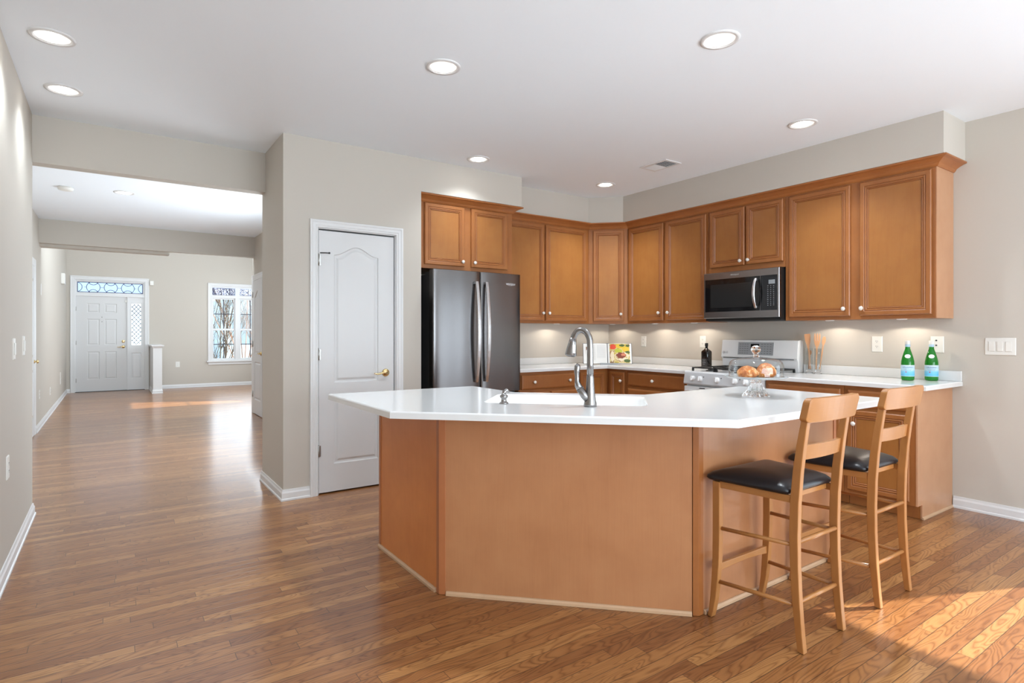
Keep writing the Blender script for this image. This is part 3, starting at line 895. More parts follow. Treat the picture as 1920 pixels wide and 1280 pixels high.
MB().box(4.387, XR - 0.003, 3.462, 4.233, 0.10, CB - 0.002).box(4.46, XR - 0.003, 3.462, 4.233, 0.002, 0.10).build('body', CABF, b)
drawer(b, MR(4.365), ly(4.205), ly(3.490), 0.715, 0.845, [ly(3.860)])
drawer(b, MR(4.365), ly(4.205), ly(3.490), 0.43, 0.685, [ly(3.85)]); drawer(b, MR(4.365), ly(4.205), ly(3.490), 0.13, 0.40, [ly(3.85)])
b = thing('base_cabinet', 'maple base cabinet immediately right of the stove, mostly behind the island', 'cabinet', (4.68, 2.4, 0))
MB().box(4.387, XR - 0.003, 2.072, 2.684, 0.10, CB - 0.002).box(4.46, XR - 0.003, 2.072, 2.684, 0.002, 0.10).build('body', CABF, b)
drawer(b, MR(4.365), ly(2.655), ly(2.095), 0.715, 0.845, [ly(2.37)])
cab_door(b, MR(4.365), ly(2.655), ly(2.095), 0.13, 0.672, ly(2.14), 0.61)
b = thing('base_cabinet', 'maple base cabinet at the end of the right wall, behind the bar stools', 'cabinet', (4.68, 1.84, 0))
MB().box(4.387, XR - 0.003, 1.617, 2.069, 0.10, CB - 0.002).box(4.46, XR - 0.003, 1.617, 2.069, 0.002, 0.10).build('body', CABF, b)
drawer(b, MR(4.365), ly(2.045), ly(1.650), 0.725, 0.845, [])
cab_door(b, MR(4.365), ly(2.045), ly(1.650), 0.125, 0.700, ly(1.995), 0.605)
tag(MB().prism([(4.385, 0.10), (4.46, 0.10), (4.46, 0.002), (XR - 0.003, 0.002), (XR - 0.003, CB - 0.002), (4.385, CB - 0.002)], -1.616, -1.606, 0, Matrix(((1, 0, 0, 0), (0, 0, -1, 0), (0, 1, 0, 0), (0, 0, 0, 1)))).build('side_panel', ENDP, b), 'pale maple end panel')
sh = MB(); sweep(sh, [(4.455, 1.606), (XR - 0.003, 1.606)], [(0, 0.001), (0.012, 0.001), (0.011, 0.010), (0.005, 0.016), (0, 0.018)]); sh.build('shoe_strip', SHOE, b)

# ------------------------------------------------------------------ worktops
def worktop(name, outer, holes, parent_label, cat, z1=CT, z0=CB):
    # outer is counter-clockwise; the upper edge is eased
    mb = MB()
    XZ = Matrix(((1, 0, 0, 0), (0, 0, 1, 0), (0, 1, 0, 0), (0, 0, 0, 1)))
    def lp(d): return [(p.x, p.y) for p in offset(outer, d, True)]
    prof = [(0, z0), (0, z1 - 0.007), (-0.002, z1 - 0.003), (-0.006, z1)]
    L = [[(x, y, z) for x, y in lp(d)] for d, z in prof]
    mb.loft(L, caps=False)
    top = lp(-0.006)
    mb.plate([top] + holes, z1, 0, XZ)
    mb.plate([lp(0)] + holes, z0, 0, XZ)
    o = mb.build(name, SOLID)
    return tag(o, parent_label, cat)

wl = worktop('worktop', [(3.20, 4.475), (4.345, 4.475), (4.345, 3.461), (XR - 0.002, 3.461), (XR - 0.002, YB - 0.002), (3.20, YB - 0.002)], [],
             'white L-shaped worktop from the refrigerator round the corner to the stove', 'worktop')
bs = MB().prism([(3.20, YB - 0.022), (XR - 0.022, YB - 0.022), (XR - 0.022, 3.461), (XR - 0.003, 3.461), (XR - 0.003, YB - 0.003), (3.20, YB - 0.003)], CT, 0.980)
bs.build('backsplash', SOLID, wl, bevel=0.003)
wr = worktop('worktop', [(4.345, 1.545), (XR - 0.002, 1.545), (XR - 0.002, 2.686), (4.345, 2.686)], [],
             'white worktop right of the stove with two green bottles on it', 'worktop')
MB().box(XR - 0.022, XR - 0.003, 1.547, 2.686, CT, 0.980).build('backsplash', SOLID, wr, bevel=0.003)

# island
isl = thing('kitchen_island', 'angled maple kitchen island with plain veneer panels, in the foreground', 'kitchen island', (2.2, 2.3, 0))
IB = [(1.290, 3.22), (1.290, 2.468), (2.130, 1.625), (3.335, 1.625), (3.335, 2.19), (2.44, 2.19), (1.905, 2.725), (1.905, 3.22)]
body = MB().prism(offset(IB, -0.012, True), 0.002, 0.69)
sweep(body, offset(IB, -0.012, True), [(0, 0.70), (0, CB - 0.004), (-0.018, CB - 0.004), (-0.018, 0.70)], closed=True)
body.build('body', CABF, isl)
def face_panel(p, q, name, m, inset=0.0, t=0.011):
    p = Vector(p); q = Vector(q); d = (q - p).normalized(); nrm = Vector((d.y, -d.x))
    a = p + d * inset; b_ = q - d * inset
    MB().prism([tuple(a - nrm * t), tuple(b_ - nrm * t), tuple(b_), tuple(a)], 0.003, CB - 0.004).build(name, m, isl)
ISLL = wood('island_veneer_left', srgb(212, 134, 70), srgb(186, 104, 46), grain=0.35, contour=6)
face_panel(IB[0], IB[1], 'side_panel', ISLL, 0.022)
face_panel(IB[1], IB[2], 'front_panel', ISLP, 0.026)
face_panel(IB[2], IB[3], 'seating_panel', ISLP, 0.022)
def post(p, a0, name='corner_post'):
    MB(T(p[0], p[1], 0) @ RZ(a0)).box(-0.024, 0.024, -0.004, 0.02, 0.002, CB - 0.003).build(name, POST, isl, bevel=0.002)
def post2(i, m):
    # post that wraps the corner between two panels
    p0, p1, p2 = Vector(IB[i - 1]), Vector(IB[i]), Vector(IB[i + 1])
    d0 = (p1 - p0).normalized(); d1 = (p2 - p1).normalized()
    path = [p1 - d0 * 0.024, p1, p1 + d1 * 0.030]
    mb = MB(); sweep(mb, [tuple(x) for x in path], [(0.005, 0.002), (0.005, CB - 0.003), (-0.010, CB - 0.003), (-0.010, 0.002)])
    mb.build('corner_post', m, isl, bevel=0.0015)
post2(1, POST); post2(2, wood('island_post_dark', srgb(160, 98, 50), srgb(132, 74, 32), grain=0.3))
MB().box(1.286, 1.312, 3.198, 3.222, 0.002, CB - 0.003).build('corner_post', POST, isl)
MB().box(3.313, 3.338, 1.621, 1.645, 0.002, CB - 0.003).build('corner_post', POST, isl)
SP = [(0.001, 0.001), (0.014, 0.001), (0.013, 0.012), (0.007, 0.019), (0.001, 0.020)]
for i, (pa, pb) in enumerate(((IB[0], IB[1]), (IB[1], IB[2]), (IB[2], IB[3]))):
    p = Vector(pa); q = Vector(pb); d = (q - p).normalized()
    a0 = p + d * (0.0 if i == 0 else 0.034); a1 = q - d * (0.028 if i < 2 else 0.0)
    mb = MB(); sweep(mb, [tuple(a0), tuple(a1)], SP); mb.build('shoe_strip', SHOE, isl)

ITOP = [(1.005, 3.275), (1.005, 2.392), (2.035, 1.362), (3.385, 1.362), (3.350, 2.235), (2.455, 2.235), (1.935, 2.755), (1.935, 3.235)]
dv = Vector((0.7071, -0.7071)); nv = Vector((0.7071, 0.7071))
def sk(d, n): return (d * dv.x + n * nv.x, d * dv.y + n * nv.y)
SINK = [sk(x, y) for x, y in rrect(-0.655, 0.150, 2.780, 3.200, 0.05)]
it = worktop('island_countertop', ITOP, [SINK], 'white solid-surface countertop on the island with a built-in sink', 'countertop')
MS = Matrix(((dv.x, nv.x, 0, 0), (dv.y, nv.y, 0, 0), (0, 0, 1, 0), (0, 0, 0, 1)))
sb = MB(MS)
LS = []
for ins, z in ((0, CT), (0.003, CT - 0.003), (0.006, CT - 0.012), (0.014, CT - 0.16), (0.04, CT - 0.185), (0.10, CT - 0.19)):
    LS.append([(x, y, z) for x, y in rrect(-0.655 + ins, 0.150 - ins, 2.780 + ins, 3.200 - ins, 0.05 + ins * 0.3)])
sb.loft(LS, smooth=True, caps=False)
sb.add(LS[-1], [tuple(range(len(LS[-1])))])
sb.box(-0.10, -0.075, 2.79, 3.19, CT - 0.19, CT - 0.03)
for cx in (-0.38, 0.03): sb.lathe([(0.045, 0), (0.045, 0.004), (0.02, 0.002), (0, 0.002)], (cx, 2.99, CT - 0.19), 20, 1)
sb.build('sink', [SINKM, CHROME], it, recalc=True)

# faucet
fx, fy = 1.845, 2.015
fa = thing('faucet', 'brushed nickel pull-down gooseneck faucet on the island sink', 'faucet', (fx, fy, CT))
lf = Vector((-0.8216, 0.57, 0)); aw = Vector((0.57, 0.8216, 0))     # leftwards and away, as seen from the stools' side
sp_dir = (lf * 0.80 + aw * 0.60).normalized()
def P(s_, z): return (fx + sp_dir.x * s_, fy + sp_dir.y * s_, CT + z)
mb = MB().lathe([(0.031, 0), (0.030, 0.012), (0.026, 0.030), (0.0205, 0.08), (0.0175, 0.14), (0.0165, 0.15)], (fx, fy, CT), 28)
pts = [P(0, 0.13), P(0, 0.20), P(0, 0.26)]
rr = [0.0165, 0.0155, 0.0145]
for k in range(1, 13):
    a = pi * k / 12 * 0.97
    pts.append(P(0.048 - 0.048 * cos(a), 0.293 + 0.066 * sin(a))); rr.append(0.0145)
mb.tube(pts, rr, 18)
mb.build('spout', NICKEL, fa)
e0 = Vector(pts[-1]); dn = (Vector(pts[-1]) - Vector(pts[-2])).normalized()
mb = MB().tube([tuple(e0 - dn * 0.022), tuple(e0 - dn * 0.002), tuple(e0 + dn * 0.03), tuple(e0 + dn * 0.058), tuple(e0 + dn * 0.064)], [0.0150, 0.0185, 0.0245, 0.0275, 0.0262], 20)
hd = mb.build('spray_head', NICKEL, fa)
mb = MB().tube([tuple(e0 + dn * 0.063), tuple(e0 + dn * 0.067)], [0.022, 0.021], 18); mb.build('nozzle', mat('nozzle_dark', (0.05, 0.05, 0.055), 0.3), hd)
bt = e0 + dn * 0.030 - aw * 0.0235 - lf * 0.006
bx = MB(Matrix.Translation(bt) @ RZ(radians(-34.7))).box(-0.006, 0.008, -0.004, 0.004, -0.022, 0.020); bx.build('spray_button', CHROME, hd, bevel=0.002)
# side lever
q = lambda s_, z: (fx + lf.x * s_ - aw.x * 0.004, fy + lf.y * s_ - aw.y * 0.004, CT + z)
mb = MB().tube([q(0.008, 0.026), q(0.028, 0.052), q(0.050, 0.085)], [0.016, 0.0185, 0.0185], 18)
hb = mb.build('handle_base', NICKEL, fa)
mb = MB().tube([q(0.048, 0.082), q(0.058, 0.100), q(0.062, 0.118), q(0.062, 0.140), q(0.063, 0.165), q(0.060, 0.188), q(0.056, 0.200)], [0.0175, 0.016, 0.0115, 0.0105, 0.0135, 0.014, 0.008], 14)
mb.build('lever', NICKEL, hb)
# soap pump
sx, sy = 1.565, 2.325
so = thing('soap_dispenser', 'small dark metal soap pump at the sink rim', 'soap dispenser', (sx, sy, CT))
MB().lathe([(0.023, 0), (0.022, 0.006), (0.014, 0.012), (0.013, 0.026), (0.018, 0.030), (0.020, 0.040), (0.012, 0.046), (0.009, 0.052)], (sx, sy, CT), 22).build('base', NICKEL, so)
MB().tube([(sx, sy, CT + 0.045), (sx + 0.004, sy + 0.004, CT + 0.058), (sx + 0.014, sy - 0.004, CT + 0.066), (sx + 0.026, sy - 0.010, CT + 0.058)], [0.009, 0.010, 0.010, 0.006], 12).build('pump_head', NICKEL, so)

# ------------------------------------------------------------------ refrigerator
fg = thing('refrigerator', 'stainless steel french-door refrigerator in the alcove beside the pantry', 'refrigerator', (2.70, 4.75, 0))
fx0, fx1, fyf = 2.248, 3.160, 4.412
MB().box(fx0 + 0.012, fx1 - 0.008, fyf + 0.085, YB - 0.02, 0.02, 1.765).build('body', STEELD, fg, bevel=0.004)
for (x, y) in ((fx0 + 0.08, fyf + 0.12), (fx1 - 0.08, fyf + 0.12), (fx0 + 0.08, 5.05), (fx1 - 0.08, 5.05)):
    MB().lathe([(0.02, 0), (0.02, 0.022)], (x, y, 0.001), 12).build('foot', BLACK, fg)
MB().box(fx0 + 0.01, fx0 + 0.12, fyf + 0.08, fyf + 0.18, 1.765, 1.785).build('hinge_cover', STEELD, fg, bevel=0.004)
MB().box(fx1 - 0.12, fx1 - 0.01, fyf + 0.08, fyf + 0.18, 1.765, 1.785).build('hinge_cover', STEELD, fg, bevel=0.004)
def fr_door(x0, x1, z0, z1, name='door'):
    # slightly crowned front
    n = 60; pts = []
    for k in range(n + 1):
        t = k / n; x = x0 + (x1 - x0) * t
        pts.append((x, fyf + 0.006 * (2 * t - 1) ** 8))
    pts = [(x0, fyf + 0.078)] + [(x0, fyf + 0.009)] + pts[1:-1] + [(x1, fyf + 0.009), (x1, fyf + 0.078)]
    return MB().prism(pts[::-1], z0, z1).build(name, [STEEL], fg)
dl_ = fr_door(fx0, 2.7165, 0.715, 1.800); dr_ = fr_door(2.7235, fx1, 0.715, 1.800)
fd = fr_door(fx0, fx1, 0.06, 0.700, 'freezer_drawer')
def bow_handle(x, z0, z1, parent, y=fyf, bow=0.058, r=0.019, name='handle', m=STEELH, M=Matrix.Identity(4)):
    n = 16; L = []
    for k in range(n + 1):
        t = k / n; z = z0 + (z1 - z0) * t
        yy = y - 0.022 - bow * sin(pi * t) ** 0.8 * 0.75
        w_ = r * (0.85 + 0.25 * sin(pi * t)); th = 0.008
        L.append([(x - w_, yy, z), (x - w_ * 0.6, yy - th, z), (x + w_ * 0.6, yy - th, z), (x + w_, yy, z), (x + w_ * 0.6, yy + th * 0.5, z), (x - w_ * 0.6, yy + th * 0.5, z)])
    mb = MB(M).loft(L)
    for zz in (z0 + 0.012, z1 - 0.012): mb.box(x - r * 0.7, x + r * 0.7, y - 0.022, y + 0.004, zz - 0.010, zz + 0.010)
    return mb.build(name, m, parent, bevel=0.002)
bow_handle(2.668, 0.815, 1.712, dl_); bow_handle(2.772, 0.815, 1.712, dr_)
hb_ = MB().tube([(fx0 + 0.07, fyf - 0.045, 0.63), (fx1 - 0.07, fyf - 0.045, 0.63)], 0.012, 12)
for x in (fx0 + 0.09, fx1 - 0.09): hb_.tube([(x, fyf - 0.045, 0.63), (x, fyf + 0.01, 0.63)], 0.009, 10)
hb_.build('handle', STEELH, fd)
lg = MB(); text_into(lg, 'Whirlpool', 0.025, T(3.045, fyf - 0.0005, 1.705)); lg.tube([(3.045 + 0.040 * cos(a), fyf - 0.0008, 1.704 + 0.011 * sin(a)) for a in [0.35 + 5.2 * k / 16 for k in range(17)]], 0.0006, 5)
tag(lg.build('logo', LOGOW, dr_), 'small white script logo')

# ------------------------------------------------------------------ microwave
mw = thing('microwave', 'over-the-range microwave with black glass door and curved steel handle', 'microwave', (4.78, 3.07, 1.39))
MX = 4.600
MM = T(MX, 3.448, 0) @ FACE_L       # local x: 0 .. 0.752 towards the camera
MWW = 0.752
MB(MM).box(0.004, MWW - 0.004, 0.028, XR - MX - 0.003, 1.366, 1.812).build('body', BLACK, mw, bevel=0.002)
fr_ = MB(MM)
o_ = rect(0, MWW, 1.388, 1.808)
fr_.rings(o_, [(0, 0.028), (0, 0.004), (0.004, 0)], [0, 0], fill=None)
fr_.plate([o_(0.004), [(0.016, 1.448), (0.735, 1.448), (0.735, 1.748), (0.016, 1.748)]], 0)
fr_.rings(lambda i: [(0.016 + i, 1.448 + i), (0.735 - i, 1.448 + i), (0.735 - i, 1.748 - i), (0.016 + i, 1.748 - i)], [(0, 0), (0, 0.004)], fill=None)
fr_.box(0.578, 0.581, -0.0008, 0.004, 1.392, 1.806)
fr_.build('front_frame', STEELM, mw)
dg_ = MB(MM).box(0.016, 0.5775, 0.003, 0.02, 1.448, 1.748).build('door_glass', BLACKG, mw)
MB(MM).box(0.075, 0.50, 0.0015, 0.003, 1.485, 1.700).build('window_screen', mat('microwave_screen', (0.02, 0.02, 0.02), 0.12), dg_)
cpn = MB(MM).box(0.582, 0.735, 0.003, 0.02, 1.448, 1.748).build('control_panel', BLACKG, mw)
MB(MM).box(0.655, 0.712, 0.001, 0.004, 1.672, 1.706).build('display', LCD, cpn)
ky = MB(MM)
for rw in range(11):
    for c_ in range(3):
        z = 1.655 - rw * 0.0165; x = 0.648 + c_ * 0.026
        ky.box(x - 0.004, x + 0.004, 0.0018, 0.003, z - 0.002, z + 0.002)
ky.build('keypad', KEYL, cpn)
bow_handle(0.548, 1.468, 1.728, mw, y=0.003, bow=0.05, r=0.013, M=MM)
lg = MB(); text_into(lg, 'Whirlpool', 0.020, MM @ T(0.33, -0.0006, 1.779)); tag(lg.build('logo', LOGOW, mw), 'small pale logo')
vb = MB(MM).box(0.02, MWW - 0.02, 0.045, 0.36, 1.360, 1.366); 
vb.build('underside_vent', STEELD, mw)

# ------------------------------------------------------------------ stove
st = thing('stove', 'white gas stove with black grates and a tall backguard', 'stove', (4.66, 3.07, 0))
MSV = T(4.33, 3.453, 0) @ FACE_L     # local x 0..0.76
SWd = 0.760
MB(MSV).box(0.002, SWd - 0.002, 0.03, 0.62, 0.03, 0.885).build('body', ENAMEL, st)
for x in (0.06, 0.70):
    for y in (0.08, 0.58): MB(MSV).lathe([(0.02, 0), (0.02, 0.03)], (x, y, 0.001), 12).build('foot', BLACK, st)
tp = MB(MSV); tp.box(0, SWd, 0.008, 0.62, 0.885, 0.905); tp.build('cooktop', ENAMEL, st, bevel=0.005)
# sloped control fascia
fs = MB(MSV)
prof = [(0.008, 0.903), (0.0, 0.893), (-0.018, 0.800), (-0.012, 0.788), (0.03, 0.788), (0.03, 0.903)]
fs.loft([[(0.0, y, z) for y, z in prof], [(SWd, y, z) for y, z in prof]])
fsc = fs.build('control_fascia', FASC, st, bevel=0.003)
slope = math.atan2(0.018, 0.093)
for x in (0.098, 0.178, 0.356, 0.528, 0.628):
    K = MSV @ T(x, -0.009, 0.842) @ Matrix.Rotation(-slope, 4, 'X')
    k_ = MB(K @ Matrix.Rotation(radians(90), 4, 'X')).lathe([(0.026, 0), (0.026, 0.004), (0.021, 0.006), (0.020, 0.022), (0.016, 0.026), (0, 0.026)], (0, 0, 0), 24)
    k_.M = K; k_.box(-0.005, 0.005, -0.036, -0.024, -0.021, 0.021)
    k_.build('knob', ENAMEL, fsc, bevel=0.0015)
for x in (0.215, 0.395, 0.575): MB(MSV).box(x - 0.003, x + 0.003, -0.0165, -0.008, 0.858, 0.866).build('burner_mark', KEYM, fsc)
od = MB(MSV).box(0.004, SWd - 0.004, -0.012, 0.028, 0.20, 0.772).build('oven_door', ENAMEL, st, bevel=0.006)
MB(MSV).box(0.16, 0.60, -0.0135, -0.010, 0.33, 0.60).build('oven_window', BLACKG, od)
ohn = MB(MSV).tube([(0.05, -0.055, 0.735), (0.71, -0.055, 0.735)], 0.013, 12)
for x in (0.075, 0.685): ohn.tube([(x, -0.055, 0.735), (x, -0.008, 0.735)], 0.010, 10)
ohn.build('handle', ENAMEL, od)
vs_ = MB(MSV)
for x0_, x1_ in ((0.17, 0.23), (0.29, 0.46), (0.52, 0.58)): vs_.box(x0_, x1_, -0.014, -0.010, 0.755, 0.763)
vs_.build('vent_slot', BLACK, od)
MB(MSV).box(0.004, SWd - 0.004, -0.008, 0.028, 0.045, 0.190).build('drawer', ENAMEL, st, bevel=0.005)
# grates: two cast grates and a centre one
def grate(x0, x1, y0=0.075, y1=0.555):
    g_ = MB(MSV); z = 0.940; r = 0.0065
    def bar(x, y, X, Y): g_.box(min(x, X) - r, max(x, X) + r, min(y, Y) - r, max(y, Y) + r, z - 0.010, z)
    bar(x0, y0, x1, y0); bar(x0, y1, x1, y1); bar(x0, y0, x0, y1); bar(x1, y0, x1, y1); ym = (y0 + y1) / 2; bar(x0, ym, x1, ym)
    xm = (x0 + x1) / 2
    for yy in ((y0 + ym) / 2, (y1 + ym) / 2):
        bar(x0, yy, xm - 0.03, yy); bar(xm + 0.03, yy, x1, yy); bar(xm, yy - 0.12, xm, yy - 0.03); bar(xm, yy + 0.03, xm, yy + 0.12)
    for x in (x0, x1):
        for y in (y0, ym, y1): g_.box(x - 0.008, x + 0.008, y - 0.008, y + 0.008, 0.906, z - 0.008)
    return g_.build('grate', BLACK, st, bevel=0.002)
grate(0.035, 0.265); grate(0.285, 0.475); grate(0.495, 0.725)
for x in (0.15, 0.61):
    for y in (0.195, 0.435):
        MB(MSV).lathe([(0.055, 0), (0.050, 0.008), (0.036, 0.010), (0.036, 0.018), (0.030, 0.022), (0, 0.022)], (x, y, 0.905), 24).build('burner', BLACK, st)
# backguard: lower riser and an overhanging console leaning back
bgd = MB(MSV)
prof = [(0.575, 0.905), (0.560, 1.010), (0.545, 1.022), (0.545, 1.030), (0.565, 1.186), (0.600, 1.192), (0.640, 1.185), (0.648, 0.905)]
bgd.loft([[(0.0, y, z) for y, z in prof], [(SWd, y, z) for y, z in prof]])
bgo = bgd.build('backguard', ENAMEL, st, bevel=0.004)
a_ = math.atan2(0.020, 0.156)
MP = MSV @ T(0, 0.545, 1.030) @ Matrix.Rotation(-a_, 4, 'X')
cpo = MB(MP).box(0.180, 0.535, -0.0015, 0.004, 0.020, 0.138).build('control_panel', GREYP, bgo)
MB(MP).box(0.310, 0.395, -0.0025, 0.0, 0.070, 0.122).build('display', BLACKG, cpo)
km = MB(MP)
for rw in range(5):
    for c_ in range(4):
        km.box(0.195 + c_ * 0.025, 0.211 + c_ * 0.025, -0.002, 0.0, 0.034 + rw * 0.021, 0.038 + rw * 0.021)
        km.box(0.415 + c_ * 0.028, 0.431 + c_ * 0.028, -0.002, 0.0, 0.034 + rw * 0.021, 0.038 + rw * 0.021)
km.build('keypad', KEYM, cpo)
lg = MB(); text_into(lg, 'LG', 0.026, MP @ T(0.058, -0.001, 0.038)); lg.tube([tuple((MP @ Vector((0.028 + 0.010 * cos(t), -0.001, 0.038 + 0.010 * sin(t))))) for t in [2 * pi * k / 16 for k in range(17)]], 0.0012, 5)
lg.box(0.0265, 0.0275, -0.0018, -0.0008, 0.032, 0.045, 0, MP); lg.box(0.0275, 0.0325, -0.0018, -0.0008, 0.032, 0.0333, 0, MP)
tag(lg.build('logo', KEYM, bgo), 'small grey round badge and letters')
MB(MSV).tube([(0.03, 0.540, 1.020), (0.73, 0.540, 1.020)], 0.005, 8).build('vent_strip', KEYM, bgo)

# ------------------------------------------------------------------ bar stools
stool = thing('bar_stool', 'nearer wooden bar stool with black vinyl seat, its legs closest to the camera', 'bar stool', (0, 0, 0), 'bar stools at the island')
def leg(sx, prof, wx=0.0135):
    L = [[(sx - wx, y - ty, z), (sx + wx, y - ty, z), (sx + wx, y + ty, z), (sx - wx, y + ty, z)] for (y, z, ty) in prof]
    return MB().loft(L)
rear = [(-0.190, 0.0015, 0.013), (-0.181, 0.08, 0.014), (-0.170, 0.20, 0.016), (-0.163, 0.34, 0.017), (-0.161, 0.46, 0.018), (-0.164, 0.58, 0.018), (-0.174, 0.70, 0.017), (-0.188, 0.81, 0.0155), (-0.206, 0.92, 0.013), (-0.216, 0.965, 0.010)]
front = [(0.199, 0.0015, 0.011), (0.192, 0.03, 0.012), (0.182, 0.09, 0.014), (0.174, 0.17, 0.016), (0.168, 0.27, 0.017), (0.166, 0.38, 0.0175), (0.166, 0.604, 0.0175)]
for sx in (-0.156, 0.156): leg(sx, rear).build('leg', BEECH, stool, bevel=0.003)
for sx in (-0.193, 0.193): leg(sx, front, 0.0145).build('leg', BEECH, stool, bevel=0.003)
# top rail, curved backwards, rounded ends
def curved_rail(hw, z0, z1, y0, bow, t, lean, name, rounded=0.02):
    L = []
    ee = [0.0, 0.004, 0.010, 0.018, 0.03, 0.045, 0.065, 0.09, 0.12, 0.16, 0.22, 0.30, 0.40, 0.5]
    ss = [-1 + 2 * e_ for e_ in ee] + [1 - 2 * e_ for e_ in ee[-2::-1]]
    for s_ in ss:
        x = hw * s_; y = y0 - bow * (1 - s_ * s_)
        e = 0
        d_ = hw - abs(x)
        if d_ < rounded: e = rounded - math.sqrt(max(rounded ** 2 - (rounded - d_) ** 2, 0))
        za, zb = z0 + e * 0.75, z1 - e
        L.append([(x, y - t, za), (x, y - t - lean, zb), (x, y + t - lean, zb), (x, y + t, za)])
    return MB().loft(L).build(name, BEECHX, stool, bevel=0.003)
curved_rail(0.198, 0.906, 1.001, -0.214, 0.020, 0.0135, 0.014, 'top_rail', 0.024)
curved_rail(0.146, 0.752, 0.810, -0.177, 0.012, 0.008, 0.008, 'back_slat', 0.001)
# seat frame and cushion
sf = MB()
sf.prism([(-0.180, 0.150), (0.180, 0.150), (0.180, 0.170), (-0.180, 0.170)], 0.578, 0.607)
sf.prism([(-0.150, -0.130), (0.150, -0.130), (0.150, -0.112), (-0.150, -0.112)], 0.584, 0.607)
for s_ in (-1, 1):
    sf.prism([(s_ * 0.184, 0.150), (s_ * 0.200, 0.150), (s_ * 0.166, -0.150), (s_ * 0.150, -0.150)][::s_], 0.578, 0.607)
sf.build('seat_frame', BEECHX, stool, bevel=0.002)
L = []
for ins, z in ((0.012, 0.607), (0.002, 0.610), (-0.004, 0.618), (-0.002, 0.628), (0.012, 0.641), (0.04, 0.653), (0.085, 0.662), (0.135, 0.666)):
    N = 10
    crn = [(-0.222 + ins, 0.208 - ins), (0.222 - ins, 0.208 - ins), (0.176 - ins * 0.9, -0.142 + ins), (-0.176 + ins * 0.9, -0.142 + ins)]
    lp = []
    rad = 0.030
    for i in range(4):
        p = Vector(crn[i]); a = (Vector(crn[i - 1]) - p).normalized(); b = (Vector(crn[(i + 1) % 4]) - p).normalized()
        r_ = min(rad, 0.4 * (Vector(crn[i - 1]) - p).length)
        for k in range(6):
            t_ = k / 5; q_ = (p + a * r_) * (1 - t_) ** 2 + p * 2 * t_ * (1 - t_) + (p + b * r_) * t_ ** 2
            lp.append((q_.x, q_.y, z))
        m0 = p + b * r_; m1 = Vector(crn[(i + 1) % 4]); m1 = m1 - b * min(rad, 0.4 * (m1 - p).length)
        for k in range(1, 6):
            q_ = m0.lerp(m1, k / 6); lp.append((q_.x, q_.y, z))
    L.append(lp)
cu = MB(); cu.loft(L, smooth=True)
cu.build('seat_cushion', VINYL, stool)
# rungs
for s_ in (-1, 1):
    for z in (0.405, 0.170):
        MB().tube([(s_ * 0.190, 0.160, z - 0.006), (s_ * 0.157, -0.160, z + 0.008)], 0.0085, 12).build('rung', BEECHX, stool)
for z in (0.425, 0.186):
    MB().tube([(-0.160, -0.168, z), (0.160, -0.168, z)], 0.0095, 12).build('rung', BEECHX, stool)
n = 14; L = []
for k in range(n + 1):
    s_ = -1 + 2 * k / n; x = 0.186 * s_
    L.append([(x, 0.163, 0.205 + 0.010 * (1 - s_ * s_)), (x, 0.163, 0.240), (x, 0.179, 0.240), (x, 0.179, 0.205 + 0.010 * (1 - s_ * s_))])
MB().loft(L).build('front_stretcher', BEECHX, stool, bevel=0.002)
s2 = copy_tree(stool)
s2['label'] = 'farther wooden bar stool with black vinyl seat, nearest the right wall'
stool.location = (2.375, 1.396, 0); s2.location = (3.028, 1.396, 0)

# ------------------------------------------------------------------ things on the island
cx, cy = 2.885, 1.825
cs = thing('cake_stand', 'clear glass footed cake stand on the island countertop', 'cake stand', (cx, cy, CT))
zz = CT + 0.0005
ft_ = MB(); prof = [(0.066, 0), (0.067, 0.006), (0.058, 0.016), (0.044, 0.036), (0.033, 0.060), (0.028, 0.082), (0.034, 0.096)]
n = 96; v = []; f = []
for k, (r_, z) in enumerate(prof):
    for i in range(n):
        a = 2 * pi * i / n; rp = r_ * (1 + 0.09 * cos(16 * a) * (1 if k < 5 else 0))
        v.append((cx + rp * cos(a), cy + rp * sin(a), zz + z))
for k in range(len(prof) - 1):
    for i in range(n): f.append((k * n + i, k * n + (i + 1) % n, (k + 1) * n + (i + 1) % n, (k + 1) * n + i))
f.append(tuple(range(n - 1, -1, -1))); f.append(tuple((len(prof) - 1) * n + i for i in range(n)))
ft_.add(v, f, 0, True); ft_.build('foot', GLASS, cs)
MB().lathe([(0.0, 0.0965), (0.120, 0.0965), (0.150, 0.102), (0.163, 0.108), (0.165, 0.111), (0.160, 0.112), (0.146, 0.1075), (0.118, 0.103), (0.0, 0.103)], (cx, cy, zz), 56).build('plate', PLATEG, cs)
PZ = zz + 0.1035
cl = thing('glass_cloche', 'clear glass dome with a ball knob covering the bread rolls', 'cloche', (cx, cy, PZ))
DO = [(0.139, 0.0), (0.1405, 0.050), (0.139, 0.068), (0.133, 0.083), (0.120, 0.094), (0.096, 0.102), (0.060, 0.108), (0.024, 0.112), (0.0, 0.113)]
MB().lathe(DO, (cx, cy, PZ), 56, caps=False).build('dome', DOMEG, cl)
MB().lathe([(0.1405, 0.0), (0.1435, 0.002), (0.1435, 0.006), (0.1405, 0.008), (0.1405, 0.0)], (cx, cy, PZ), 56, caps=False).build('rim', DOMEG, cl)
MB().lathe([(0.018, 0.112), (0.014, 0.120), (0.013, 0.126), (0.020, 0.134), (0.0255, 0.146), (0.0255, 0.154), (0.020, 0.166), (0.010, 0.172), (0, 0.173)], (cx, cy, PZ + 0.0005), 28).build('knob', GLASS, cl)
